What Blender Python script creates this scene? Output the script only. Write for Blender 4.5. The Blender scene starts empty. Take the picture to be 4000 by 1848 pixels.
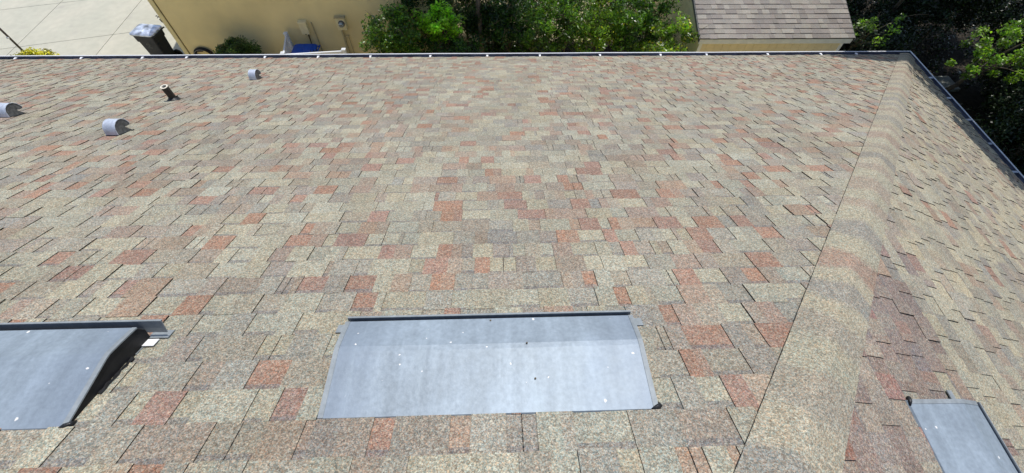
import bpy, math, random
import numpy as np
from mathutils import Vector, Matrix

random.seed(7); RNG = np.random.default_rng(11)
SC = bpy.context.scene
COL = SC.collection
ZC = 8.0                       # eye height above the ground

# ------------------------------------------------------------------ camera (solved from the photograph)
F = 1654.163
RM = [(0.99943917, -0.03032132, 0.01421158),
      (-0.01772239, -0.83903301, -0.54379181),
      (0.02841247, 0.54323497, -0.83909982)]
cd = bpy.data.cameras.new('camera'); cam = bpy.data.objects.new('camera', cd); COL.objects.link(cam)
cd.sensor_width = 36.0; cd.lens = 36.0 * F / 4000.0; cd.clip_start = 0.05; cd.clip_end = 500
M = Matrix(((RM[0][0], -RM[1][0], -RM[2][0], 0), (RM[0][1], -RM[1][1], -RM[2][1], 0),
            (RM[0][2], -RM[1][2], -RM[2][2], ZC), (0, 0, 0, 1)))
cam.matrix_world = M
SC.camera = cam

# ------------------------------------------------------------------ roof frames
P = math.radians(25.7374); SP, CP, TP = math.sin(P), math.cos(P), math.tan(P)
H = 1.34; C = 0.8333; UE = 9.115        # eye to roof plane, hip offset, eave distance down the slope
YR = -1.5                               # ridge line
def main_pt(a, u, w=0.0):               # a = along the eave, u = down the slope, w = off the roof
    return (a, u * CP + (w - H) * SP, -u * SP + (w - H) * CP + ZC)
def side_pt(a, u, w=0.0):
    return (C + u * CP + (w - H) * SP, a, -u * SP + (w - H) * CP + ZC)
def back_pt(a, u, w=0.0):
    x, y, z = main_pt(a, u, w); return (x, 2 * YR - y, z)

# ------------------------------------------------------------------ helpers
def tag(o, label=None, cat=None, group=None, kind=None):
    if label: o['label'] = label
    if cat: o['category'] = cat
    if group: o['group'] = group
    if kind: o['kind'] = kind
    return o
def empty(name, loc, label=None, cat=None, group=None):
    o = bpy.data.objects.new(name, None); COL.objects.link(o); o.location = loc; o.empty_display_size = .1
    return tag(o, label, cat, group)
class MB:
    def __init__(s): s.v = []; s.f = []; s.c = []; s.m = []
    def quad(s, pts, col=None, mi=0):
        n = len(s.v); s.v += [tuple(p) for p in pts]; s.f.append(tuple(range(n, n + len(pts)))); s.c.append(col or (1, 1, 1)); s.m.append(mi)
    def box(s, a, b, fn=None, col=None, taper=0.0, mi=0):
        (x0, y0, z0), (x1, y1, z1) = a, b; t = taper
        p = [(x0, y0, z0), (x1, y0, z0), (x1, y1, z0), (x0, y1, z0), (x0 + t, y0 + t, z1), (x1 - t, y0 + t, z1), (x1 - t, y1 - t, z1), (x0 + t, y1 - t, z1)]
        if fn: p = [fn(*q) for q in p]
        n = len(s.v); s.v += p
        for f in ((3, 2, 1, 0), (4, 5, 6, 7), (0, 1, 5, 4), (1, 2, 6, 5), (2, 3, 7, 6), (3, 0, 4, 7)):
            s.f.append(tuple(n + i for i in f)); s.c.append(col or (1, 1, 1)); s.m.append(mi)
    def tube(s, pts, rs, k=8, cap=True, col=None, mi=0):
        pts = [Vector(p) for p in pts]
        if not hasattr(rs, '__len__'): rs = [rs] * len(pts)
        n = len(s.v); up = None
        for i, p in enumerate(pts):
            d = (pts[min(i + 1, len(pts) - 1)] - pts[max(i - 1, 0)]).normalized()
            if up is None or abs(d.dot(up)) > .95: up = Vector((0, 0, 1)) if abs(d.z) < .9 else Vector((1, 0, 0))
            a = d.cross(up).normalized(); b = d.cross(a).normalized(); up = a.cross(d).normalized()
            for j in range(k):
                t = 2 * math.pi * j / k; s.v.append(tuple(p + a * (rs[i] * math.cos(t)) + b * (rs[i] * math.sin(t))))
        for i in range(len(pts) - 1):
            for j in range(k):
                s.f.append((n + i * k + j, n + i * k + (j + 1) % k, n + (i + 1) * k + (j + 1) % k, n + (i + 1) * k + j)); s.c.append(col or (1, 1, 1)); s.m.append(mi)
        if cap:
            s.f.append(tuple(n + j for j in range(k))[::-1]); s.f.append(tuple(n + (len(pts) - 1) * k + j for j in range(k)))
            s.c += [col or (1, 1, 1)] * 2; s.m += [mi] * 2
    def loft(s, rings, cap=True, mi=0):
        n = len(s.v); k = len(rings[0])
        for r in rings: s.v += [tuple(q) for q in r]
        for i in range(len(rings) - 1):
            for j in range(k):
                s.f.append((n + i * k + j, n + i * k + (j + 1) % k, n + (i + 1) * k + (j + 1) % k, n + (i + 1) * k + j)); s.c.append((1, 1, 1)); s.m.append(mi)
        if cap:
            s.f.append(tuple(n + j for j in range(k))[::-1]); s.f.append(tuple(n + (len(rings) - 1) * k + j for j in range(k)))
            s.c += [(1, 1, 1)] * 2; s.m += [mi] * 2
    def build(s, name, mat, parent=None, bevel=0, smooth=False, loc=None, colors=False, fix=False):
        me = bpy.data.meshes.new(name)
        v = s.v
        org = Vector((0, 0, 0))
        if parent is not None: org = parent.matrix_world.translation if parent.parent is None else parent.parent.matrix_world.translation
        if parent is not None and parent.parent is None: org = Vector(parent.location)
        if parent is not None and parent.parent is not None: org = Vector(parent.parent.location)
        v = [(a - org.x, b - org.y, c - org.z) for a, b, c in v]
        me.from_pydata(v, [], s.f)
        mats = mat if isinstance(mat, (list, tuple)) else [mat]
        for m_ in mats: me.materials.append(m_)
        if len(mats) > 1: me.polygons.foreach_set('material_index', s.m)
        if colors:
            at = me.attributes.new('tint', 'FLOAT_COLOR', 'FACE')
            at.data.foreach_set('color', [x for c in s.c for x in (c[0], c[1], c[2], 1)])
        if smooth: me.polygons.foreach_set('use_smooth', [True] * len(me.polygons))
        if smooth:
            import bmesh
            bm = bmesh.new(); bm.from_mesh(me); bmesh.ops.remove_doubles(bm, verts=bm.verts, dist=1e-5); bm.to_mesh(me); bm.free()
        if fix:
            import bmesh
            bm = bmesh.new(); bm.from_mesh(me); bmesh.ops.recalc_face_normals(bm, faces=bm.faces); bm.to_mesh(me); bm.free()
        me.update()
        o = bpy.data.objects.new(name, me); COL.objects.link(o)
        if parent is not None: o.parent = parent
        if bevel:
            b = o.modifiers.new('bevel', 'BEVEL'); b.width = bevel; b.segments = 2; b.limit_method = 'ANGLE'
        return o

# ------------------------------------------------------------------ materials
def N(nt, t, **kw):
    n = nt.nodes.new(t)
    for k, v in kw.items():
        if k in n.inputs: n.inputs[k].default_value = v
        else: setattr(n, k, v)
    return n
def mat(name, col, rough=.7, metal=0.0, noise=.15, scale=6.0, bump=0.0, bscale=200.0, spec=.3, extra=None):
    m = bpy.data.materials.new(name); m.use_nodes = True; nt = m.node_tree; b = nt.nodes['Principled BSDF']
    b.inputs['Roughness'].default_value = rough; b.inputs['Metallic'].default_value = metal; b.inputs['Specular IOR Level'].default_value = spec
    tc = N(nt, 'ShaderNodeTexCoord'); nz = N(nt, 'ShaderNodeTexNoise'); nz.inputs['Scale'].default_value = scale; nz.inputs['Detail'].default_value = 6
    nt.links.new(tc.outputs['Object'], nz.inputs['Vector'])
    mr = N(nt, 'ShaderNodeMapRange'); mr.inputs[1].default_value = .3; mr.inputs[2].default_value = .7; mr.inputs[3].default_value = 1 - noise; mr.inputs[4].default_value = 1 + noise
    nt.links.new(nz.outputs['Fac'], mr.inputs[0])
    mx = N(nt, 'ShaderNodeVectorMath', operation='SCALE'); mx.inputs[0].default_value = col; nt.links.new(mr.outputs[0], mx.inputs['Scale'])
    nt.links.new(mx.outputs[0], b.inputs['Base Color'])
    if bump:
        n2 = N(nt, 'ShaderNodeTexNoise'); n2.inputs['Scale'].default_value = bscale; n2.inputs['Detail'].default_value = 3
        nt.links.new(tc.outputs['Object'], n2.inputs['Vector'])
        bp = N(nt, 'ShaderNodeBump'); bp.inputs['Strength'].default_value = bump; bp.inputs['Distance'].default_value = .01
        nt.links.new(n2.outputs['Fac'], bp.inputs['Height']); nt.links.new(bp.outputs['Normal'], b.inputs['Normal'])
    return m

def shingle_mat(name, base=None, gran=1.0):
    m = bpy.data.materials.new(name); m.use_nodes = True; nt = m.node_tree; L = nt.links.new; b = nt.nodes['Principled BSDF']
    b.inputs['Roughness'].default_value = .93; b.inputs['Specular IOR Level'].default_value = .12
    tc = N(nt, 'ShaderNodeTexCoord'); at = N(nt, 'ShaderNodeAttribute'); at.attribute_name = 'tint'
    # granules: coloured cells at two sizes
    v1 = N(nt, 'ShaderNodeTexVoronoi'); v1.inputs['Scale'].default_value = 260; L(tc.outputs['Object'], v1.inputs['Vector'])
    v2 = N(nt, 'ShaderNodeTexVoronoi'); v2.inputs['Scale'].default_value = 115; L(tc.outputs['Object'], v2.inputs['Vector'])
    s1 = N(nt, 'ShaderNodeSeparateColor'); L(v1.outputs['Color'], s1.inputs[0])
    s2 = N(nt, 'ShaderNodeSeparateColor'); L(v2.outputs['Color'], s2.inputs[0])
    r1 = N(nt, 'ShaderNodeMapRange'); r1.inputs[3].default_value = 1 - .42 * gran; r1.inputs[4].default_value = 1 + .42 * gran; L(s1.outputs[0], r1.inputs[0])
    r2 = N(nt, 'ShaderNodeMapRange'); r2.inputs[3].default_value = 1 - .22 * gran; r2.inputs[4].default_value = 1 + .22 * gran; L(s2.outputs[0], r2.inputs[0])
    mu = N(nt, 'ShaderNodeMath', operation='MULTIPLY'); L(r1.outputs[0], mu.inputs[0]); L(r2.outputs[0], mu.inputs[1])
    # broad weathering
    n3 = N(nt, 'ShaderNodeTexNoise'); n3.inputs['Scale'].default_value = 1.3; n3.inputs['Detail'].default_value = 7; L(tc.outputs['Object'], n3.inputs['Vector'])
    r3 = N(nt, 'ShaderNodeMapRange'); r3.inputs[1].default_value = .3; r3.inputs[2].default_value = .7; r3.inputs[3].default_value = .9; r3.inputs[4].default_value = 1.1; L(n3.outputs['Fac'], r3.inputs[0])
    m2 = N(nt, 'ShaderNodeMath', operation='MULTIPLY'); L(mu.outputs[0], m2.inputs[0]); L(r3.outputs[0], m2.inputs[1])
    # blended blotches inside the tabs
    n4 = N(nt, 'ShaderNodeTexNoise'); n4.inputs['Scale'].default_value = 9; n4.inputs['Detail'].default_value = 4; L(tc.outputs['Object'], n4.inputs['Vector'])
    hue = N(nt, 'ShaderNodeMix', data_type='RGBA'); hue.inputs[6].default_value = (1.05, .98, .9, 1); hue.inputs[7].default_value = (.95, 1.0, 1.07, 1); L(n4.outputs['Fac'], hue.inputs[0])
    # grain hue: some grains warm, some grey
    gh = N(nt, 'ShaderNodeMix', data_type='RGBA'); gh.inputs[6].default_value = (1.2, .92, .78, 1); gh.inputs[7].default_value = (.88, 1.03, 1.12, 1); L(s1.outputs[1], gh.inputs[0])
    c1 = N(nt, 'ShaderNodeVectorMath', operation='MULTIPLY'); L(at.outputs['Color'], c1.inputs[0]); L(hue.outputs[2], c1.inputs[1])
    c2 = N(nt, 'ShaderNodeVectorMath', operation='MULTIPLY'); L(c1.outputs[0], c2.inputs[0]); L(gh.outputs[2], c2.inputs[1])
    gr = N(nt, 'ShaderNodeValToRGB'); gr.color_ramp.interpolation = 'CONSTANT'; e = gr.color_ramp.elements
    e[0].color = (.12, .115, .105, 1); e[1].position = .3; e[1].color = (.44, .40, .28, 1); x = e.new(.62); x.color = (.36, .215, .15, 1); x = e.new(.75); x.color = (.27, .28, .25, 1)
    L(s1.outputs[2], gr.inputs[0])
    gt = N(nt, 'ShaderNodeMath', operation='GREATER_THAN'); L(s2.outputs[1], gt.inputs[0]); gt.inputs[1].default_value = .45
    gf = N(nt, 'ShaderNodeMath', operation='MULTIPLY'); L(gt.outputs[0], gf.inputs[0]); gf.inputs[1].default_value = .30 * gran
    gm = N(nt, 'ShaderNodeMix', data_type='RGBA'); L(gf.outputs[0], gm.inputs[0]); L(c2.outputs[0], gm.inputs[6]); L(gr.outputs[0], gm.inputs[7])
    c2 = gm
    c3 = N(nt, 'ShaderNodeVectorMath', operation='SCALE'); L(c2.outputs[2], c3.inputs[0]); L(m2.outputs[0], c3.inputs['Scale'])
    L(c3.outputs[0], b.inputs['Base Color'])
    bp = N(nt, 'ShaderNodeBump'); bp.inputs['Strength'].default_value = .35; bp.inputs['Distance'].default_value = .003
    L(s1.outputs[2], bp.inputs['Height']); L(bp.outputs['Normal'], b.inputs['Normal'])
    return m
SHINGLE = shingle_mat('roof_shingle'); SHED_SHINGLE = shingle_mat('shed_shingle', gran=.6)

def zinc_mat(name, col, spots=True, rough=.5, metal=.35):
    m = bpy.data.materials.new(name); m.use_nodes = True; nt = m.node_tree; L = nt.links.new; b = nt.nodes['Principled BSDF']
    b.inputs['Metallic'].default_value = metal
    tc = N(nt, 'ShaderNodeTexCoord')
    n1 = N(nt, 'ShaderNodeTexNoise'); n1.inputs['Scale'].default_value = 4; n1.inputs['Detail'].default_value = 8; n1.inputs['Roughness'].default_value = .65; L(tc.outputs['Object'], n1.inputs['Vector'])
    n2 = N(nt, 'ShaderNodeTexNoise'); n2.inputs['Scale'].default_value = 60; n2.inputs['Detail'].default_value = 4; L(tc.outputs['Object'], n2.inputs['Vector'])
    mp = N(nt, 'ShaderNodeMapping'); mp.inputs['Scale'].default_value = (22, 2.0, 2.0); L(tc.outputs['Object'], mp.inputs['Vector'])
    n3 = N(nt, 'ShaderNodeTexNoise'); n3.inputs['Scale'].default_value = 1; n3.inputs['Detail'].default_value = 3; L(mp.outputs[0], n3.inputs['Vector'])
    r1 = N(nt, 'ShaderNodeMapRange'); r1.inputs[1].default_value = .3; r1.inputs[2].default_value = .7; r1.inputs[3].default_value = .8; r1.inputs[4].default_value = 1.2; L(n1.outputs['Fac'], r1.inputs[0])
    r2 = N(nt, 'ShaderNodeMapRange'); r2.inputs[1].default_value = .3; r2.inputs[2].default_value = .7; r2.inputs[3].default_value = .9; r2.inputs[4].default_value = 1.1; L(n2.outputs['Fac'], r2.inputs[0])
    r3 = N(nt, 'ShaderNodeMapRange'); r3.inputs[1].default_value = .3; r3.inputs[2].default_value = .7; r3.inputs[3].default_value = .9; r3.inputs[4].default_value = 1.12; L(n3.outputs['Fac'], r3.inputs[0])
    a = N(nt, 'ShaderNodeMath', operation='MULTIPLY'); L(r1.outputs[0], a.inputs[0]); L(r2.outputs[0], a.inputs[1])
    a2 = N(nt, 'ShaderNodeMath', operation='MULTIPLY'); L(a.outputs[0], a2.inputs[0]); L(r3.outputs[0], a2.inputs[1])
    s = N(nt, 'ShaderNodeVectorMath', operation='SCALE'); s.inputs[0].default_value = col; L(a2.outputs[0], s.inputs['Scale'])
    out = s.outputs[0]
    if spots:
        sx = N(nt, 'ShaderNodeSeparateXYZ'); L(tc.outputs['Object'], sx.inputs[0])
        ab = N(nt, 'ShaderNodeMath', operation='ABSOLUTE'); L(sx.outputs[0], ab.inputs[0])
        na = N(nt, 'ShaderNodeMath', operation='MULTIPLY_ADD'); L(n1.outputs['Fac'], na.inputs[0]); na.inputs[1].default_value = .5; L(ab.outputs[0], na.inputs[2])
        pe = N(nt, 'ShaderNodeMapRange'); pe.inputs[1].default_value = .62; pe.inputs[2].default_value = .86; pe.inputs[3].default_value = 0; pe.inputs[4].default_value = .5; L(na.outputs[0], pe.inputs[0])
        pm = N(nt, 'ShaderNodeMix', data_type='RGBA'); L(pe.outputs[0], pm.inputs[0]); L(out, pm.inputs[6]); pm.inputs[7].default_value = (.19, .23, .29, 1); out = pm.outputs[2]
        st = N(nt, 'ShaderNodeMapping'); st.inputs['Scale'].default_value = (9, .9, .9); L(tc.outputs['Object'], st.inputs['Vector'])
        sn = N(nt, 'ShaderNodeTexNoise'); sn.inputs['Scale'].default_value = 1; sn.inputs['Detail'].default_value = 8; sn.inputs['Roughness'].default_value = .7; L(st.outputs[0], sn.inputs['Vector'])
        sr = N(nt, 'ShaderNodeMapRange'); sr.inputs[1].default_value = .58; sr.inputs[2].default_value = .72; sr.inputs[3].default_value = 0; sr.inputs[4].default_value = .5; L(sn.outputs['Fac'], sr.inputs[0])
        sm = N(nt, 'ShaderNodeMix', data_type='RGBA'); L(sr.outputs[0], sm.inputs[0]); L(out, sm.inputs[6]); sm.inputs[7].default_value = (.37, .44, .48, 1); out = sm.outputs[2]
        vo = N(nt, 'ShaderNodeTexVoronoi'); vo.inputs['Scale'].default_value = 21
        wob = N(nt, 'ShaderNodeTexNoise'); wob.inputs['Scale'].default_value = 90; L(tc.outputs['Object'], wob.inputs['Vector'])
        wa = N(nt, 'ShaderNodeVectorMath', operation='SCALE'); L(wob.outputs['Color'], wa.inputs[0]); wa.inputs['Scale'].default_value = .012
        wd = N(nt, 'ShaderNodeVectorMath', operation='ADD'); L(tc.outputs['Object'], wd.inputs[0]); L(wa.outputs[0], wd.inputs[1]); L(wd.outputs[0], vo.inputs['Vector'])
        sc = N(nt, 'ShaderNodeSeparateColor'); L(vo.outputs['Color'], sc.inputs[0])
        rad = N(nt, 'ShaderNodeMapRange'); rad.inputs[1].default_value = .45; rad.inputs[2].default_value = 1.; rad.inputs[3].default_value = 0; rad.inputs[4].default_value = .14; L(sc.outputs[0], rad.inputs[0])
        lt = N(nt, 'ShaderNodeMath', operation='LESS_THAN'); L(vo.outputs['Distance'], lt.inputs[0]); L(rad.outputs[0], lt.inputs[1])
        mx = N(nt, 'ShaderNodeMix', data_type='RGBA'); L(lt.outputs[0], mx.inputs[0]); L(out, mx.inputs[6]); mx.inputs[7].default_value = (.72, .7, .66, 1); out = mx.outputs[2]
        inv = N(nt, 'ShaderNodeMapRange'); inv.inputs[3].default_value = metal; inv.inputs[4].default_value = 0; L(lt.outputs[0], inv.inputs[0]); L(inv.outputs[0], b.inputs['Metallic'])
    L(out, b.inputs['Base Color'])
    rr = N(nt, 'ShaderNodeMapRange'); rr.inputs[3].default_value = rough - .1; rr.inputs[4].default_value = rough + .14; L(n1.outputs['Fac'], rr.inputs[0]); L(rr.outputs[0], b.inputs['Roughness'])
    bp = N(nt, 'ShaderNodeBump'); bp.inputs['Strength'].default_value = .25; bp.inputs['Distance'].default_value = .02; L(n1.outputs['Fac'], bp.inputs['Height']); L(bp.outputs['Normal'], b.inputs['Normal'])
    return m
ZINC = zinc_mat('weathered_zinc', (.27, .318, .358), rough=.53, metal=.24)
ZINC_EDGE = zinc_mat('zinc_fold', (.25, .275, .285), spots=False, rough=.6, metal=.12)
GALV = zinc_mat('galvanised_cap', (.62, .66, .73), spots=False, rough=.42, metal=.4)
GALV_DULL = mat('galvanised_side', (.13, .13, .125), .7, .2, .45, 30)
RUST = mat('rusty_screw', (.17, .13, .085), .8, 0, .5, 60)
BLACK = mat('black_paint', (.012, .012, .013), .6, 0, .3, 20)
TAR = mat('roof_tar', (.02, .02, .021), .35, 0, .4, 40, .6, 60)
WHITE = mat('white_aluminium', (.8, .8, .8), .35, 0, .05, 8, spec=.5)
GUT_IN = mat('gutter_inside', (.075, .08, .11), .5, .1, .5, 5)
GUT_BOT = mat('gutter_trough', (.42, .43, .48), .5, .1, .4, 9)
PIPE = mat('dark_pipe', (.045, .037, .03), .6, 0, .3, 30)
PIPE_IN = mat('pipe_rim', (.75, .68, .55), .6, 0, .1, 30)
def stucco():
    m = mat('stucco_wall', (.84, .70, .37), .95, 0, .1, 1.2, .5, 140); return m
STUCCO = stucco()
TRIM = mat('stucco_trim', (.82, .70, .38), .95, 0, .12, 3, .4, 90)
GROOVE = mat('stucco_groove', (.16, .125, .06), .95, 0, .2, 9)
BOXTAN = mat('painted_box', (.85, .74, .44), .6, 0, .08, 9)
CONDUIT = mat('painted_conduit', (.5, .42, .24), .7, 0, .1, 9)
GLASS = mat('meter_glass', (.36, .40, .41), .12, .3, .25, 14, spec=.8)
DIALF = mat('meter_face', (.55, .57, .56), .4, 0, .1, 14)
SHEDW = mat('shed_siding', (.85, .72, .43), .85, 0, .06, 5, .15, 60)
SHEDT = mat('shed_trim', (.85, .85, .74), .8, 0, .08, 6)
CARTK = mat('black_cart_plastic', (.018, .018, .022), .42, 0, .2, 10, .1, 300)
CARTL = mat('cart_lid_glare', (.62, .66, .74), .4, .5, .75, 5, .3, 9, spec=1.0)  # black lid coloured pale to stand in for glare on it
CARTB = mat('blue_cart_plastic', (.005, .075, .42), .5, 0, .12, 8)
EMBLEM = mat('faded_emblem', (.09, .095, .09), .6, 0, .3, 60)
RUBBER = mat('rubber', (.012, .012, .014), .7, 0, .2, 20)
HOSE = mat('black_hose', (.014, .014, .016), .4, 0, .2, 20)
HOSE2 = mat('grey_hose', (.3, .29, .26), .5, 0, .2, 20)
VINYL = mat('white_vinyl', (.74, .76, .78), .5, 0, .05, 6)
POLE = mat('weathered_pole', (.12, .1, .09), .7, 0, .35, 12)
IRON = mat('dark_iron', (.03, .026, .028), .6, .0, .3, 30)
CONC = None
def concrete():
    m = bpy.data.materials.new('driveway_concrete'); m.use_nodes = True; nt = m.node_tree; L = nt.links.new; b = nt.nodes['Principled BSDF']; b.inputs['Roughness'].default_value = .9
    tc = N(nt, 'ShaderNodeTexCoord')
    n1 = N(nt, 'ShaderNodeTexNoise'); n1.inputs['Scale'].default_value = .7; n1.inputs['Detail'].default_value = 8; n1.inputs['Distortion'].default_value = .4; L(tc.outputs['Object'], n1.inputs['Vector'])
    n2 = N(nt, 'ShaderNodeTexNoise'); n2.inputs['Scale'].default_value = 5; n2.inputs['Detail'].default_value = 6; L(tc.outputs['Object'], n2.inputs['Vector'])
    cr = N(nt, 'ShaderNodeValToRGB'); L(n1.outputs['Fac'], cr.inputs[0]); e = cr.color_ramp.elements
    e[0].position = .3; e[0].color = (.47, .46, .37, 1); e[1].position = .7; e[1].color = (.56, .525, .42, 1)
    x = cr.color_ramp.elements.new(.5); x.color = (.5, .48, .385, 1)
    r2 = N(nt, 'ShaderNodeMapRange'); r2.inputs[1].default_value = .35; r2.inputs[2].default_value = .65; r2.inputs[3].default_value = .95; r2.inputs[4].default_value = 1.04; L(n2.outputs['Fac'], r2.inputs[0])
    # sparse rusty and grey stains
    n3 = N(nt, 'ShaderNodeTexNoise'); n3.inputs['Scale'].default_value = 1.6; n3.inputs['Detail'].default_value = 9; L(tc.outputs['Object'], n3.inputs['Vector'])
    r3 = N(nt, 'ShaderNodeMapRange'); r3.inputs[1].default_value = .62; r3.inputs[2].default_value = .78; r3.inputs[3].default_value = 0; r3.inputs[4].default_value = .6; L(n3.outputs['Fac'], r3.inputs[0])
    s = N(nt, 'ShaderNodeVectorMath', operation='SCALE'); L(cr.outputs[0], s.inputs[0]); L(r2.outputs[0], s.inputs['Scale'])
    mx = N(nt, 'ShaderNodeMix', data_type='RGBA'); L(r3.outputs[0], mx.inputs[0]); L(s.outputs[0], mx.inputs[6]); mx.inputs[7].default_value = (.40, .37, .32, 1)
    L(mx.outputs[2], b.inputs['Base Color'])
    return m
CONC = concrete()
JOINT = mat('driveway_joint', (.16, .15, .12), .95, 0, .2, 20)
def soil():
    m = bpy.data.materials.new('leaf_litter_ground'); m.use_nodes = True; nt = m.node_tree; L = nt.links.new; b = nt.nodes['Principled BSDF']; b.inputs['Roughness'].default_value = .95
    tc = N(nt, 'ShaderNodeTexCoord')
    v = N(nt, 'ShaderNodeTexVoronoi'); v.inputs['Scale'].default_value = 17; L(tc.outputs['Object'], v.inputs['Vector'])
    s1 = N(nt, 'ShaderNodeSeparateColor'); L(v.outputs['Color'], s1.inputs[0])
    cr = N(nt, 'ShaderNodeValToRGB'); L(s1.outputs[0], cr.inputs[0]); e = cr.color_ramp.elements
    e[0].color = (.05, .03, .02, 1); e[1].color = (.42, .3, .17, 1); x = e.new(.45); x.color = (.16, .09, .05, 1); x = e.new(.75); x.color = (.26, .14, .085, 1)
    n = N(nt, 'ShaderNodeTexNoise'); n.inputs['Scale'].default_value = .9; n.inputs['Detail'].default_value = 6; L(tc.outputs['Object'], n.inputs['Vector'])
    r = N(nt, 'ShaderNodeMapRange'); r.inputs[1].default_value = .45; r.inputs[2].default_value = .6; L(n.outputs['Fac'], r.inputs[0])
    n5 = N(nt, 'ShaderNodeTexNoise'); n5.inputs['Scale'].default_value = 40; n5.inputs['Detail'].default_value = 3; L(tc.outputs['Object'], n5.inputs['Vector'])
    g = N(nt, 'ShaderNodeMix', data_type='RGBA'); g.inputs[6].default_value = (.045, .075, .015, 1); g.inputs[7].default_value = (.13, .16, .04, 1); L(n5.outputs['Fac'], g.inputs[0])
    mx = N(nt, 'ShaderNodeMix', data_type='RGBA'); L(r.outputs[0], mx.inputs[0]); L(cr.outputs[0], mx.inputs[6]); L(g.outputs[2], mx.inputs[7])
    L(mx.outputs[2], b.inputs['Base Color'])
    return m
SOIL = soil()
def leaf_mat(name, col, trans=.35, rough=.35):
    m = bpy.data.materials.new(name); m.use_nodes = True; nt = m.node_tree; L = nt.links.new; b = nt.nodes['Principled BSDF']
    at = N(nt, 'ShaderNodeAttribute'); at.attribute_name = 'tint'
    s = N(nt, 'ShaderNodeVectorMath', operation='MULTIPLY'); s.inputs[0].default_value = col; L(at.outputs['Color'], s.inputs[1]); L(s.outputs[0], b.inputs['Base Color'])
    b.inputs['Roughness'].default_value = rough; b.inputs['Specular IOR Level'].default_value = .6
    t = N(nt, 'ShaderNodeBsdfTranslucent'); s2 = N(nt, 'ShaderNodeVectorMath', operation='MULTIPLY'); L(s.outputs[0], s2.inputs[0]); s2.inputs[1].default_value = (1.5, 1.7, .6); L(s2.outputs[0], t.inputs['Color'])
    mx = N(nt, 'ShaderNodeMixShader'); mx.inputs[0].default_value = trans; L(b.outputs[0], mx.inputs[1]); L(t.outputs[0], mx.inputs[2])
    L(mx.outputs[0], nt.nodes['Material Output'].inputs['Surface'])
    return m
BARK = mat('bark', (.17, .14, .10), .95, 0, .5, 14, .6, 40)

# ------------------------------------------------------------------ light
SUN_EL, SUN_AZ = math.radians(65), math.radians(27)      # az: from +Y (outward) towards +X
sd = Vector((math.cos(SUN_EL) * math.sin(SUN_AZ), math.cos(SUN_EL) * math.cos(SUN_AZ), math.sin(SUN_EL)))
sl = bpy.data.lights.new('sun', 'SUN'); sl.energy = 3.6; sl.angle = math.radians(.53); sl.color = (1, .965, .91)
so = bpy.data.objects.new('sun', sl); COL.objects.link(so); so.rotation_euler = sd.to_track_quat('Z', 'Y').to_euler(); so.location = (0, 10, 30)
w = bpy.data.worlds.new('World'); SC.world = w; w.use_nodes = True; nt = w.node_tree
sky = nt.nodes.new('ShaderNodeTexSky'); sky.sky_type = 'NISHITA'; sky.sun_disc = False; sky.sun_elevation = SUN_EL; sky.sun_rotation = SUN_AZ
nt.links.new(sky.outputs[0], nt.nodes['Background'].inputs['Color']); nt.nodes['Background'].inputs['Strength'].default_value = .15
SC.view_settings.view_transform = 'Standard'; SC.view_settings.look = 'None'; SC.view_settings.exposure = 0.0; SC.view_settings.gamma = 1

# ------------------------------------------------------------------ shingled slopes
SAGE = (.314, .314, .242); GREY = (.268, .261, .212); TAUPE = (.262, .234, .19); MAUVE = (.215, .178, .158); TERRA = (.285, .188, .142); ROSE = (.282, .226, .176); BLUEG = (.245, .238, .205)
def pick(r, mauve=False, side=False):
    if mauve:
        t = [(MAUVE, .42), (TAUPE, .25), (GREY, .14), ((.24, .15, .125), .16)]
    elif side:
        t = [((.36, .345, .25), .45), (GREY, .24), (TAUPE, .12), (ROSE, .09), (TERRA, .05), (BLUEG, .03)]
    else:
        t = [(SAGE, .42), (GREY, .22), (TAUPE, .15), (ROSE, .07), (TERRA, .13), (BLUEG, .04)]
    s = sum(x[1] for x in t); q = r.random() * s
    for c, p_ in t:
        q -= p_
        if q <= 0: break
    k = r.uniform(.88, 1.12); j = r.uniform(-.012, .012)
    return (c[0] * k + j, c[1] * k, c[2] * k - j)
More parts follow.
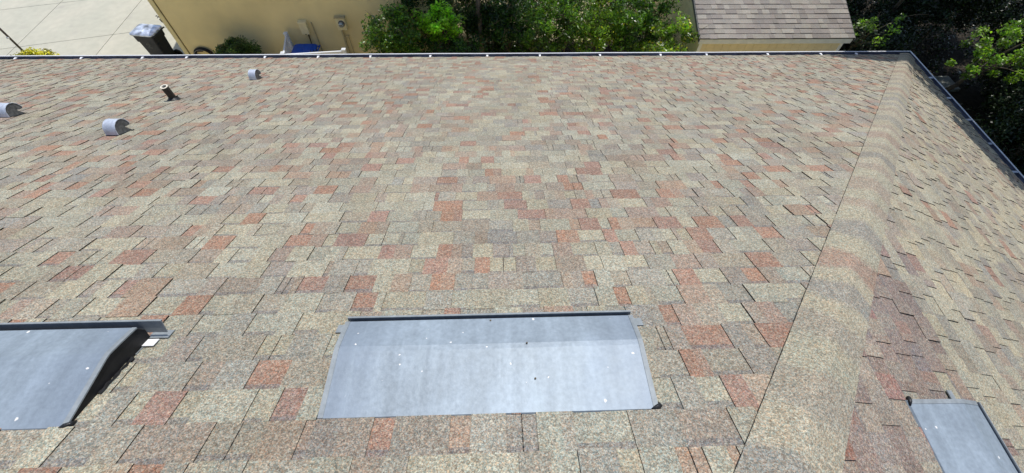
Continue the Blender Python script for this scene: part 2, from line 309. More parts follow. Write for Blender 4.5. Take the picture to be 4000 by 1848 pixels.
def slope(fn, u0, a_lo, a_hi, side=False, step=.143, phase=0.0, seed=1, umauve=-9):
    r = random.Random(seed); mb = MB()
    ub = UE
    dark = (.018, .017, .017)
    while ub > u0:
        ua = max(ub - step, u0)
        lo = min(a_lo(ua), a_lo(ub)) - .05; hi = max(a_hi(ua), a_hi(ub)) + .05
        a = lo - r.random() * .3; tooth = r.random() < .5
        def cl(x, u): return min(max(x, a_lo(u)), a_hi(u))
        mv = ub < umauve; lastred = False
        lift = r.uniform(0, .0015)
        while a < hi:
            wd = r.choice((.08, .10, .12, .14, .16, .19)) * r.uniform(.9, 1.15) if tooth else r.choice((.07, .10, .13, .15, .19)) * r.uniform(.9, 1.1)
            if r.random() < .03: wd = r.uniform(.02, .04)
            b = a + wd
            A0, A1, B0, B1 = cl(a, ua), cl(a, ub), cl(b, ua), cl(b, ub)
            if B0 - A0 > .001 or B1 - A1 > .001:
                mvt = (r.random() < (.95 if ub < umauve - .2 else .75)) if mv else (umauve > 0 and ub < umauve + .45 and r.random() < .12)
                c = pick(r, mvt, side)
                if lastred and c[0] > 1.45 * c[1]: c = pick(r, mv, side)
                lastred = c[0] > 1.4 * c[1]
                if side and r.random() < .5: c = tuple(.5 * x + .5 * y for x, y in zip(c, SAGE if not mvt else MAUVE))
                wa, wb = .001, .006
                if tooth:
                    hgt = .0045 + (r.random() < .10) * .003
                    ta, tb = wa + hgt, wb + hgt + lift
                    un = ub + r.uniform(-.003, .003)
                    # part of some teeth carries a second tone (blended granule drop)
                    if r.random() < .45 and wd > .09:
                        f = r.uniform(.3, .7); m0 = A0 + (B0 - A0) * f; m1 = A1 + (B1 - A1) * f; c2 = pick(r, mv, side); c2 = tuple(.5 * x + .5 * y for x, y in zip(c, c2))
                        mb.quad([fn(A0, ua, ta), fn(A1, un, tb), fn(m1, un, tb), fn(m0, ua, ta)], c)
                        mb.quad([fn(m0, ua, ta), fn(m1, un, tb), fn(B1, un, tb), fn(B0, ua, ta)], c2)
                    else:
                        mb.quad([fn(A0, ua, ta), fn(A1, un, tb), fn(B1, un, tb), fn(B0, ua, ta)], c)
                    mb.quad([fn(A0, ua, wa - .003), fn(A1, un, wb - .005), fn(A1, un, tb), fn(A0, ua, ta)], dark)
                    mb.quad([fn(B0, ua, ta), fn(B1, un, tb), fn(B1, un, wb - .005), fn(B0, ua, wa - .003)], dark)
                    mb.quad([fn(A1, un, tb), fn(A1, un, wb - .006), fn(B1, un, wb - .006), fn(B1, un, tb)], dark)
                else:
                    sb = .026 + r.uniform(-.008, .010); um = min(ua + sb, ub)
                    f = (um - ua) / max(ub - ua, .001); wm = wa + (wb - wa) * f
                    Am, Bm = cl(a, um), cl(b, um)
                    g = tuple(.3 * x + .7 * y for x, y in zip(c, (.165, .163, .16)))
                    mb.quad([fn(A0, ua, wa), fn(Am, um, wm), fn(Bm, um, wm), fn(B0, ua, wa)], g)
                    mb.quad([fn(Am, um, wm), fn(A1, ub, wb), fn(B1, ub, wb), fn(Bm, um, wm)], c)
                    mb.quad([fn(A1, ub, wb), fn(A1, ub, -.001), fn(B1, ub, -.001), fn(B1, ub, wb)], dark)
                    if r.random() < .10:      # a shingle joint: thin dark slot
                        xj = A1 + (B1 - A1) * .5
                        mb.quad([fn(xj, ua, wa + .0012), fn(xj, ub, wb + .0012), fn(xj + .004, ub, wb + .0012), fn(xj + .004, ua, wa + .0012)], dark)
            a = b; tooth = not tooth
        ub -= step
    return mb
U_R = (YR + H * SP) / CP
def y_of(u): return u * CP - H * SP
XL = -14.0
house = empty('house', (0, 0, 0), 'house under the camera with a wide variegated sage and terracotta shingle hip roof', 'house')
rmb = slope(main_pt, U_R, lambda u: XL, lambda u: y_of(u) + C - .07, seed=3)
roof = rmb.build('roof', SHINGLE, house, colors=True)
roof['label'] = 'large front slope of sage, grey and terracotta shingles running down to the far gutter'
smb = slope(side_pt, U_R, lambda u: 2 * YR - y_of(u) + .07, lambda u: y_of(u) - .07, side=True, seed=5, umauve=2.45)
sroof = smb.build('roof', SHINGLE, house, colors=True); sroof['label'] = 'right side slope beyond the hip with a mauve zone near the ridge'
bmb = slope(back_pt, U_R, lambda u: XL, lambda u: y_of(u) + C - .07, seed=8)
# seen from outside only
broof = bmb.build('roof', SHINGLE, house, colors=True)
# decking under the shingles so nothing shows through
dk = MB()
E_ = UE - .01
dk.quad([main_pt(XL, U_R, -.012), main_pt(XL, E_, -.012), main_pt(y_of(E_) + C, E_, -.012), main_pt(y_of(U_R) + C, U_R, -.012)])
dk.quad([side_pt(y_of(U_R), U_R, -.012), side_pt(y_of(E_), E_, -.012), side_pt(2 * YR - y_of(E_), E_, -.012)])
dk.quad([back_pt(XL, U_R, -.012), back_pt(XL, E_, -.012), back_pt(y_of(E_) + C, E_, -.012), back_pt(y_of(U_R) + C, U_R, -.012)])
dk.build('roof_deck', BLACK, house)
# hip cap
def hip(sign, name):
    hv = Vector((1, 1 if sign > 0 else -1, -TP)).normalized()
    top = Vector(main_pt(y_of(U_R) + C, U_R, 0));
    bot = Vector(main_pt(y_of(UE) + C, UE, 0))
    if sign < 0: top.y = 2 * YR - top.y; bot.y = 2 * YR - bot.y
    L_ = (bot - top).length
    nm = Vector((0, SP * sign, CP)); ns = Vector((SP, 0, CP))
    am = nm.cross(hv); am = am if am.x < 0 else -am; am.normalize()
    an = ns.cross(hv); an = an if an.x > 0 else -an; an.normalize()
    up = (nm + ns).normalized()
    prof = []
    WM, WS = .142, .172
    for t in (1, .82, .6, .4, .22): prof.append(am * (WM * t) + up * (.012 + .018 * (1 - t) ** .7 * 1.0))
    prof.append(up * .022)
    for t in (.18, .35, .55, .8, 1): prof.append(an * (WS * t) + up * (.012 + .016 * (1 - t) ** .7))
    prof = [prof[0] - up * .006] + [q + up * .003 for q in prof] + [prof[-1] - up * .012]
    r = random.Random(21 + sign); mb = MB(); s = 0.0
    kn = []; q = -.2
    while q < L_ + .5:
        kn.append((q, r.choice([(.345, .33, .25), (.33, .316, .235), (.318, .314, .236)] if len(kn) % 2 else [(.262, .262, .218), (.262, .258, .215), (.24, .238, .204), (.29, .26, .205), (.28, .265, .21), (.28, .235, .185), (.285, .218, .168)]))); q += r.uniform(.09, .30)
    def kcol(x):
        for (p, a), (p2, b) in zip(kn[:-1], kn[1:]):
            if p <= x < p2:
                f = (x - p) / (p2 - p); f = min(max((f - .5) * 4 + .5, 0), 1); return tuple(u * (1 - f) + v * f for u, v in zip(a, b))
        return SAGE
    while s < L_ - .01:
        e = min(s + .145, L_ + .02)
        ksz = 10
        for q in range(ksz):
            s0 = s + (e - s) * q / ksz; s1 = s + (e - s) * (q + 1) / ksz
            k = r.uniform(.98, 1.02)
            l0 = .001 + .005 * q / ksz; l1 = .001 + .005 * (q + 1) / ksz
            for i in range(len(prof) - 1):
                a, b = prof[i], prof[i + 1]
                fi = i / (len(prof) - 2); c = tuple(x * k for x in kcol((s0 + s1) / 2 - .09 * fi * fi + .02 * math.sin(fi * 7 + s * 9)))
                cc = c
                if i in (0, len(prof) - 2): cc = (.03, .03, .03)
                mb.quad([top + hv * s0 + a + up * l0, top + hv * s1 + a + up * l1, top + hv * s1 + b + up * l1, top + hv * s0 + b + up * l0], cc)
        for i in range(len(prof) - 1):
            a, b = prof[i], prof[i + 1]
            mb.quad([top + hv * e + a + up * .006, top + hv * e + a - up * .004, top + hv * e + b - up * .004, top + hv * e + b + up * .006], (.03, .03, .03))
        s += .145
    return mb.build(name, SHINGLE, roof if sign > 0 else broof, colors=True)
hip(1, 'hip_cap'); hip(-1, 'hip_cap')
# ridge cap
mb = MB(); x = XL; r = random.Random(5)
zt = main_pt(0, U_R)[2]
while x < C + YR:
    e = min(x + .145, C + YR + .02); c = r.choice([SAGE, GREY, TAUPE])
    pr = [(-.13, -.13 * TP + .012), (-.05, -.012), (0, .006), (.05, -.012), (.13, -.13 * TP + .012)]
    for (a, b), (a2, b2) in zip(pr[:-1], pr[1:]):
        mb.quad([(x, YR + a, zt + b + .008), (e, YR + a, zt + b + .014), (e, YR + a2, zt + b2 + .014), (x, YR + a2, zt + b2 + .008)], c)
    x += .145
mb.build('ridge_cap', SHINGLE, roof, colors=True)
# fascia and walls
EY = y_of(UE); EZ = main_pt(0, UE)[2]; EX = EY + C
mb = MB()
mb.box((XL, EY - .06, EZ - .22), (EX - .03, EY - .03, EZ - .02)); mb.box((EX - .06, 2 * YR - EY + .03, EZ - .22), (EX - .03, EY - .06, EZ - .02))
mb.box((XL, 2 * YR - EY + .03, EZ - .22), (EX - .06, 2 * YR - EY + .06, EZ - .02))
mb.build('fascia', WHITE, house)
mb = MB()
mb.box((XL + .5, 2 * YR - EY + .55, 0), (EX - .55, EY - .55, EZ - .2))
for yy0, yy1 in ((2 * YR - EY + .55, YR), (YR, EY - .55)):
    pass
n_ = [(XL + .5, 2 * YR - EY + .55, EZ - .19), (XL + .5, EY - .55, EZ - .19), (XL + .5, YR, zt - .3)]
mb.quad(n_); mb.quad([(XL + .5, 2 * YR - EY + .05, EZ - .205), (EX - .06, 2 * YR - EY + .05, EZ - .205), (EX - .06, EY - .06, EZ - .205), (XL + .5, EY - .06, EZ - .205)])
mb.build('wall', STUCCO, house)

# ------------------------------------------------------------------ gutters (profile: distance out, height) extruded with a mitre at the corner
def gutter(kind):
    pr_in = [(-.035, -.03), (-.035, -.10), (.035, -.125), (.085, -.10), (.118, -.035), (.121, -.012)]
    lip = [(.121, -.012), (.117, -.003), (.122, .002), (.136, .001), (.142, -.009), (.132, -.02)]
    pr_out = [(.132, -.02), (.126, -.05), (.09, -.112), (.035, -.135), (-.042, -.135)]
    lo = XL if kind == 'front' else 2 * YR - EY
    def pt(a, d, z):
        if kind == 'front': return (a, EY + d, EZ + z)
        return (EX + d, a, EZ + z)
    def end(d): return (EX + d) if kind == 'front' else (EY + d)
    mb = MB(); NS = 60
    for prof, mi in ((pr_in, 1), (lip, 0), (pr_out, 0)):
        for i, ((d0, z0), (d1, z1)) in enumerate(zip(prof[:-1], prof[1:])):
            for k in range(NS):
                f0, f1 = k / NS, (k + 1) / NS
                wob = lambda f, d: .0015 * math.sin(f * 37 + d * 9) + .0012 * math.sin(f * 91)
                def q(f, d, z): return pt(lo + (end(d) - lo) * f, d, z + wob(f, 0))
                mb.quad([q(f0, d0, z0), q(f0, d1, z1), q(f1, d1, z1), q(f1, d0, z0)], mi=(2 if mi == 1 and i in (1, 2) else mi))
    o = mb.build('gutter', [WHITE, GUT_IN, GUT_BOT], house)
    return o
gf = gutter('front'); gf['label'] = 'long straight gutter along the far eave'
gs = gutter('side'); gs['label'] = 'gutter running away down the right side eave in tree shade'
for hx in (-13.1, -11.9, -10.65, -9.38, -8.13, -6.96, -6.11, -4.59, -3.55, -2.52, -1.33, -.19, .87, 2.09, 3.33, 4.28, 5.55, 6.66, 7.41):
    mb = MB(); z = EZ - .006; s = random.uniform(-.012, .012)
    y0, y1 = EY - .004, EY + .085
    top = [(hx - .010 + s, y0, z), (hx + .010 + s, y0, z), (hx + .016, y0 + .05, z + .004), (hx + .022, y1, z + .002), (hx - .022, y1, z + .002), (hx - .016, y0 + .05, z + .004)]
    mb.loft([[(a, b, c - .012) for a, b, c in top], top])
    mb.build('hanger', WHITE, gf)
for hy in (6.9, 6.3, 5.7, 5.1, 4.45, 3.8, 3.2):
    mb = MB(); z = EZ - .008
    mb.box((EX - .004, hy - .02, z - .01), (EX + .11, hy + .02, z)); mb.build('hanger', GALV, gs)
for k in range(46):       # bits of bright litter and wet glints caught in the side gutter
    pass

# ------------------------------------------------------------------ off-ridge roof vents
def ridge_vent(fn, a0, a1, ua, label, overR=0.0, overL=0.0, tar=True, mirror=False):
    """a0..a1 width along the eave, ua upslope edge"""
    UK, UT, WH = ua + .243, ua + .398, .100
    base = fn((a0 + a1) / 2, ua + .2, 0)
    t = empty('roof_vent', base, label, 'roof vent', 'low box vents set into the shingles')
    mb = MB(); n = 14; r = random.Random(int(a0 * 100) + 5)
    us = [(ua, .010), (ua + .08, .039), (ua + .16, .068), (UK - .010, .0955), (UK + .012, WH + .001), (UK + .07, WH + .0015), (UT, WH)]
    def P_(i, j):
        u, w_ = us[i]; f = j / n; sag = -.0035 * math.sin(math.pi * f) * (1 if 0 < i < 6 else 0)
        return fn(a0 + (a1 - a0) * f, u, w_ + sag)
    for i in range(len(us) - 1):
        for j in range(n): mb.quad([P_(i, j), P_(i + 1, j), P_(i + 1, j + 1), P_(i, j + 1)])
    mb.quad([fn(a0, ua, .010), fn(a1, ua, .010), fn(a1, ua - .004, -.002), fn(a0, ua - .004, -.002)])
    import bmesh
    o = mb.build('hood', ZINC, t, smooth=False)
    # folded hems along the two sides
    for s in (0, 1):
        mb = MB(); x0, x1 = ((a0 - .003, a0 + .016) if s == 0 else (a1 - .016, a1 + .003))
        for (u0, w0), (u1, w1) in zip(us[:-1], us[1:]):
            h_ = .002
            q = [fn(x0, u0, w0 + h_), fn(x0, u1, w1 + h_), fn(x1, u1, w1 + h_), fn(x1, u0, w0 + h_)]
            mb.quad(q)
            mb.quad([fn(x1, u0, w0 + h_), fn(x1, u1, w1 + h_), fn(x1, u1, w1 - .004), fn(x1, u0, w0 - .004)])
            mb.quad([fn(x0, u0, w0 + h_), fn(x0, u1, w1 + h_), fn(x0, u1, w1 - .004), fn(x0, u0, w0 - .004)])
        mb.build('hem', ZINC_EDGE, t)
        # side panels
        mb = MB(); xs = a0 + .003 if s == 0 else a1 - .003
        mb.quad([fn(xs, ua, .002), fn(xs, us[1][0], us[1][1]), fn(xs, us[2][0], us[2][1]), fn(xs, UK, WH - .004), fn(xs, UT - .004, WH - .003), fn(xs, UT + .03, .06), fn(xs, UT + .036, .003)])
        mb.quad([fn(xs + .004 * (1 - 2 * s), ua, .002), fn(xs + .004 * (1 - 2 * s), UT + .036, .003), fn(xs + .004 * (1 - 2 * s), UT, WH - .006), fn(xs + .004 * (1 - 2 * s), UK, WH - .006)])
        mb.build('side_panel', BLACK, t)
        if tar:
            mb = MB(); sg = -1 if s == 0 else 1; xo = a0 if s == 0 else a1
            pts = [fn(xo + sg * (.006 + .006 * math.sin(q * 2.3) * .5), ua + .14 + .022 * q, .010) for q in range(9)]
            mb.tube(pts, [.004 + .004 * abs(math.sin(q * 1.7 + 1)) for q in range(9)], 6); mb.build('sealant', TAR, t)
    if True:  # blob of tar at the right upslope corner
        mb = MB(); cx = a1 + .006; pts = [fn(cx - .03, ua + .0, .008), fn(cx - .012, ua + .004, .014), fn(cx + .004, ua + .012, .012), fn(cx + .006, ua + .03, .006)]
        mb.tube(pts, [.003, .008, .009, .003], 7); mb.build('sealant', TAR, t, smooth=True)
    # baffle plate standing beyond the outlet
    mb = MB(); b0, b1 = a0 - overL, a1 + overR; ub = UT + (.034 if overR or overL else .018)
    wt = WH + .004
    mb.box((b0, ub, .040), (b1, ub + .004, wt), fn)
    mb.box((b0, ub - .002, wt - .003), (b1, ub + .008, wt + .002), fn)
    mb.build('baffle', ZINC_EDGE, t)
    mb = MB()
    mb.box((a0 - .075, UT + .028, .010), (a0 + .01, UT + .075, .014), fn); mb.box((a1 - .01, UT + .028, .010), (a1 + .075, UT + .075, .014), fn)
    mb.box((a0, UT - .06, .003), (a1, UT + .05, .008), fn)
    mb.build('flange', ZINC_EDGE, t)
    mb = MB(); mb.box((a1 - .002, UT - .02, .012), (a1 + .045, UT + .02, .015), fn)
    if overR: mb.build('flange', WHITE, t)
    for (sa, su) in (((.64, .115), (.50, .385), (.62, .25)) if a0 > -.7 else ()):
        x_ = a0 + (a1 - a0) * sa; u_ = ua + su; w_ = (.010 + .0855 * su / .233) if su < .233 else WH + .001
        mb = MB(); mb.loft([[fn(x_ + rr_ * math.cos(q * .7854), u_ + rr_ * math.sin(q * .7854), w_ + dz) for q in range(8)] for rr_, dz in ((.004, -.001), (.0035, .002), (.002, .003))]); mb.build('screw', RUST, t)
    # inner mesh screen, dark
    mb = MB(); mb.box((a0 + .01, UT - .03, .008), (a1 - .01, UT - .026, WH - .008), fn); mb.build('screen', BLACK, t)
    return t
v_l = ridge_vent(main_pt, -2.737, -1.520, .962, 'low grey metal roof vent cut off at the left photo edge, black side showing', overR=.08)
v_c = ridge_vent(main_pt, -.655, .562, .968, 'grey metal roof vent in the bottom middle, its whole speckled top in view')
v_r = ridge_vent(side_pt, -.86, .357, 1.700, 'grey metal roof vent on the right side slope beyond the hip')

# ------------------------------------------------------------------ small rounded vent caps
def vent_cap(x0, x1, ub, label, s=1.0):
    prof = [(0, 0), (-.004, .04), (-.006, .075), (.008, .108), (.036, .134), (.075, .147), (.115, .145), (.15, .128), (.176, .104), (.19, .083)]
    inner = [(.165, .068), (.14, .064), (.118, .068), (.13, .055), (.16, .032), (.205, .004)]
    t = empty('exhaust_vent', main_pt((x0 + x1) / 2, ub + .1, 0), label, 'exhaust vent', 'small rounded galvanised exhaust vents')
    mb = MB()
    fine = prof
    for (a, b), (c_, d) in zip(fine[:-1], fine[1:]):
        mb.quad([main_pt(x0, ub + a, b), main_pt(x0, ub + c_, d), main_pt(x1, ub + c_, d), main_pt(x1, ub + a, b)])
    mb.quad([main_pt(x0, ub + .19, .083), main_pt(x0, ub + .183, .066), main_pt(x1, ub + .183, .066), main_pt(x1, ub + .19, .083)])
    o = mb.build('hood', GALV, t, smooth=True)
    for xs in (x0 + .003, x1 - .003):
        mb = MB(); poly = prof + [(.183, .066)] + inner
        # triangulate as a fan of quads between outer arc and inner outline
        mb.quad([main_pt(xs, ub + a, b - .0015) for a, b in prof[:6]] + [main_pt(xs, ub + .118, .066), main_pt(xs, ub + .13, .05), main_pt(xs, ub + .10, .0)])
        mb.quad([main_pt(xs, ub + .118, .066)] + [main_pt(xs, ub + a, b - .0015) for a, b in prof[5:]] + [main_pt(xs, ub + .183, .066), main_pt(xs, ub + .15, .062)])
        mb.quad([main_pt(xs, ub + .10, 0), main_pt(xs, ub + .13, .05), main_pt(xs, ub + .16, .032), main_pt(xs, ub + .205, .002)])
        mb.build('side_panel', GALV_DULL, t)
    for xs in (x0 - .001, x1 - .004):     # rolled rim
        mb = MB(); mb.tube([main_pt(xs + .0025, ub + a, b + .001) for a, b in prof], .0035, 5); mb.build('rim', GALV, t)
    mb = MB(); mb.box((x0 - .05, ub - .01, .004), (x1 + .05, ub + .215, .008), main_pt)
    mb2 = MB(); mb2.box((x0 + .004, ub + .10, .008), (x1 - .004, ub + .104, .06), main_pt); mb2.build('throat', BLACK, t)
    mb3 = MB(); q = [main_pt((x0 + x1) / 2 + .068 * math.cos(i * .6283), ub + .10 + .1 * math.sin(i * .6283), .0135) for i in range(10)]
    mb3.tube([main_pt(x0, ub - .003, .009), main_pt(x1, ub - .003, .009), main_pt(x1 + .004, ub + .2, .008)], .006, 5); mb3.build('sealant', TAR, t)
    return t
vent_cap(-3.890, -3.772, 4.250, 'rounded grey exhaust vent nearest the camera, fully in view left of the pipe')
vent_cap(-5.610, -5.479, 4.945, 'rounded grey exhaust vent cut off by the left edge of the photo')
vent_cap(-3.808, -3.705, 6.955, 'rounded grey exhaust vent farthest away, just below the gutter')

# plumbing vent pipe
b = Vector(main_pt(-4.185, 5.755, 0)); t = empty('vent_pipe', b, 'short dark upright plumbing pipe with a pale rim, between the rounded exhaust vents', 'pipe')
mb = MB(); top = b + Vector((0, 0, .20)); R_ = .042
ring = lambda c, r_: [(c.x + r_ * math.cos(a * math.pi / 10), c.y + r_ * math.sin(a * math.pi / 10), c.z) for a in range(20)]
mb.loft([ring(b - Vector((0, 0, .02)), R_), ring(top, R_), ], cap=False); mb.build('pipe', PIPE, t, smooth=True)
mb = MB(); mb.loft([ring(top, R_), ring(top + Vector((0, 0, .006)), R_ + .002), ring(top + Vector((0, 0, .007)), R_ - .014), ring(top - Vector((0, 0, .012)), R_ - .015)], cap=False); mb.build('rim', PIPE_IN, t)
mb = MB(); mb.loft([ring(top - Vector((0, 0, .012)), R_ - .015), ring(b + Vector((0, 0, .03)), R_ - .015)], cap=True); mb.build('bore', BLACK, t)
mb = MB(); rr = []
for (rad, ww) in ((.075, .009), (.062, .018), (.05, .04)):
    rr.append([main_pt(b.x + rad * math.cos(a * math.pi / 10), 5.755 + rad * 1.1 * math.sin(a * math.pi / 10) - .005, ww) for a in range(20)])
mb.loft(rr, cap=False); mb.build('boot', TAR, t, smooth=True)

# ------------------------------------------------------------------ ground and driveway
g = MB(); g.quad([(-90, -60, 0), (90, -60, 0), (90, 140, 0), (-90, 140, 0)]); tag(g.build('ground', SOIL), kind='structure')
yd = MB(); yd.quad([(-8.88, 2, .008), (9.4, 2, .008), (9.4, 9.45, .008), (-1.6, 9.45, .008), (-1.6, 11.2, .008), (-8.88, 11.2, .008)])  # unseen pale ground, added to bounce sunlight onto the shaded walls
tag(yd.build('bounce_yard', mat('pale_bounce_ground', (.5, .45, .34), .95, 0, .3, 30, .4, 60)), kind='structure')
mb = MB()
def DP(i, j): return (-14.75 + 2.62 * i, 12.37 + 2.52 * j + .25 * 2.62 * i)
gp = .009
for i in range(-6, 3):
    for j in range(-4, 8):
        a, b_, c_, d = DP(i, j), DP(i + 1, j), DP(i + 1, j + 1), DP(i, j + 1)
        if i == 2: b_ = (-8.9, b_[1]); c_ = (-8.9, c_[1])
        q = [(a[0] + gp, a[1] + gp), (b_[0] - gp, b_[1] + gp), (c_[0] - gp, c_[1] - gp), (d[0] + gp, d[1] - gp)]
        mb.loft([[(x, y, .004) for x, y in q], [(x, y, .05) for x, y in q]])
dr = mb.build('driveway', CONC); tag(dr, kind='structure')
jb = MB(); jb.quad([(-30.5, -2, .034), (-8.9, 2, .034), (-8.9, 36, .034), (-30.5, 30, .034)])
jo = jb.build('driveway_joint_bed', JOINT); tag(jo, kind='structure')

# ------------------------------------------------------------------ neighbouring house
WY = 11.0; WX0, WX1 = -8.70, -1.75; WT = 2.95
nh = empty('neighbour_house', ((WX0 + WX1) / 2, WY, 0), 'neighbouring house with a shaded olive tan stucco wall beyond the gutter', 'house')
mb = MB(); mb.box((WX0 + .03, WY, 0), (WX1, WY + 8, WT)); mb.build('wall', STUCCO, nh)
mb = MB(); mb.box((WX0, WY - .03, 0), (WX0 + .115, WY + .12, WT)); mb.build('corner_trim', TRIM, nh, bevel=.012)
mb = MB(); mb.box((WX0 + .115, WY - .006, 0), (WX0 + .137, WY - .001, WT)); mb.build('trim_groove', GROOVE, nh)
# roof of the neighbour (out of frame; shades the wall)
mb = MB(); x0, x1 = WX0 - .35, WX1 + .35; y0, y1 = WY - .14, WY + 8.14; yr = (y0 + y1) / 2; zr = WT + (yr - y0) * .42
for ya, yb in ((y0, yr), (y1, yr)):
    za = WT
    mb.quad([(x0, ya, za + .1), (x1, ya, za + .1), (x1, yb, zr + .1), (x0, yb, zr + .1)], (.3, .28, .23)); mb.quad([(x0, ya, za), (x0, yb, zr), (x1, yb, zr), (x1, ya, za)], (.3, .28, .23))
    mb.quad([(x0, ya, za), (x1, ya, za), (x1, ya, za + .1), (x0, ya, za + .1)], (.5, .5, .45))
for xx in (x0, x1): mb.quad([(xx, y0, WT), (xx, yr, zr), (xx, y1, WT), (xx, y1, WT + .1), (xx, yr, zr + .1), (xx, y0, WT + .1)], (.5, .5, .45))
for xx in (WX0 + .03, WX1): mb.quad([(xx, WY, WT), (xx, WY + 8, WT), (xx, yr, zr)], (.4, .35, .2))
mb.build('roof', SHED_SHINGLE, nh, colors=True)

# meter, service box, conduits
t = empty('electric_meter', (-4.09, WY, 1.6), 'tan electric meter box with round glass dial on the stucco wall', 'meter')
mb = MB(); mb.box((-4.21, WY - .11, 1.445), (-3.965, WY, 1.77)); mb.build('box', BOXTAN, t, bevel=.008)
mb = MB(); mb.box((-4.225, WY - .125, 1.765), (-3.95, WY, 1.785)); mb.build('top_lip', CONDUIT, t)
def yring(cx, y, cz, r_, k=20): return [(cx + r_ * math.cos(2 * math.pi * a / k), y, cz + r_ * math.sin(2 * math.pi * a / k)) for a in range(k)]
mb = MB(); mb.loft([yring(-4.065, WY - .11, 1.635, .083), yring(-4.065, WY - .135, 1.635, .083), yring(-4.065, WY - .14, 1.635, .072)]); mb.build('ring', GALV_DULL, t)
mb = MB(); mb.loft([yring(-4.065, WY - .14, 1.635, .070), yring(-4.065, WY - .19, 1.635, .066), yring(-4.065, WY - .215, 1.635, .052), yring(-4.065, WY - .222, 1.635, .02)]); mb.build('glass', GLASS, t, smooth=True)
mb = MB(); mb.box((-4.10, WY - .228, 1.632), (-4.03, WY - .222, 1.65)); mb.build('display', BLACK, t)
mb = MB(); mb.tube([(-4.14, WY - .05, 1.45), (-4.14, WY - .05, 0)], .026, 10); mb.build('conduit', CONDUIT, t)
t = empty('service_box', (-5.08, WY, 1.5), 'plain tan service box left of the meter on the stucco wall', 'utility box')
mb = MB(); mb.box((-5.20, WY - .12, 1.335), (-5.0, WY, 1.665)); mb.build('box', BOXTAN, t, bevel=.006)
mb = MB(); mb.box((-5.205, WY - .135, 1.615), (-4.99, WY, 1.678)); mb.build('lid', BOXTAN, t, bevel=.004)
mb = MB(); mb.box((-5.115, WY - .128, 1.335), (-5.085, WY - .12, 1.35)); mb.build('latch', BLACK, t)
mb = MB(); mb.tube([(-5.085, WY - .035, 1.335), (-5.09, WY - .03, 1.1), (-5.1, WY - .03, .0)], .011, 6); mb.tube([(-5.06, WY - .035, 1.335), (-5.09, WY - .02, 1.05), (-5.12, WY - .02, .0)], .007, 6); mb.build('cable', GROOVE, t)
mb = MB(); mb.tube([(-4.885, WY - .022, 1.62), (-4.875, WY - .022, 0)], .017, 8)
tag(mb.build('conduit', CONDUIT), 'thin painted conduit running down the wall between the service box and the meter', 'conduit')
t = empty('wall_tap', (-4.02, WY, 1.22), 'small tan hose tap with a thin pipe, just right of the meter pipe', 'tap')
mb = MB(); mb.tube([(-4.02, WY, 1.235), (-4.02, WY - .05, 1.235), (-4.02, WY - .055, 1.18)], .012, 8); mb.tube([(-4.1, WY - .05, 1.235), (-4.0, WY - .05, 1.245)], .015, 8); mb.build('spout', CONDUIT, t)
mb = MB(); mb.tube([(-4.02, WY - .03, 1.18), (-4.01, WY - .025, 0)], .009, 6); mb.build('pipe', CONDUIT, t)

# iron bracket on the side wall
t = empty('iron_bracket', (WX0, 11.1, 1.6), 'dark curled iron bracket sticking out of the corner beyond the black cart', 'bracket')
mb = MB()
B_ = lambda dx, dy, dz: (WX0 - dx, 11.02 + dy, 1.6 + dz)
mb.tube([B_(0, .02, .08), B_(.06, .02, .14), B_(.10, .02, .18), B_(.12, .02, .15)], .009, 6)
mb.tube([B_(.04, .02, .16), B_(.1, 0, .12)], .008, 6)
mb.tube([B_(0, 0, -.02), B_(.05, 0, .03), B_(.06, 0, .09), B_(.03, 0, .12), B_(.0, 0, .08)], .013, 6)
mb.tube([B_(0, 0, -.06), B_(.03, 0, -.08), B_(.0, 0, -.12)], .01, 6)
mb.tube([B_(0, 0, -.15), B_(.02, 0, -.17), B_(.0, 0, -.2)], .01, 6); mb.build('scroll', IRON, t)
mb = MB(); mb.box((WX0 - .006, 10.98, 1.38), (WX0 - .0005, 11.05, 1.78)); mb.build('back_plate', IRON, t)

# coiled hose on the wall
t = empty('garden_hose', (-8.16, WY, .7), 'black garden hose coiled in a ring against the wall beside the corner trim', 'hose')
mb = MB(); r = random.Random(3)
for k in range(7):
    rad = .20 + .013 * k * .8 + r.uniform(-.008, .008); pts = []
    for a in range(37):
        th = a * 2 * math.pi / 36; pts.append((-8.16 + (rad + .01 * math.sin(3 * th + k)) * math.cos(th), WY - .05 - .02 * (k % 3), .68 + (rad + .008 * math.cos(2 * th + k)) * math.sin(th)))
    mb.tube(pts, .013, 7, cap=False)
mb.build('coil', HOSE, t, smooth=True)
mb = MB(); pts = [(-8.16 + .235 * math.cos(a * .12), WY - .125, .68 + .225 * math.sin(a * .12)) for a in range(8, 24)]; mb.tube(pts, .006, 6); mb.build('pale_line', HOSE2, t)
mb = MB(); mb.box((-8.24, WY - .14, .86), (-8.08, WY, .88)); mb.build('hanger', IRON, t)

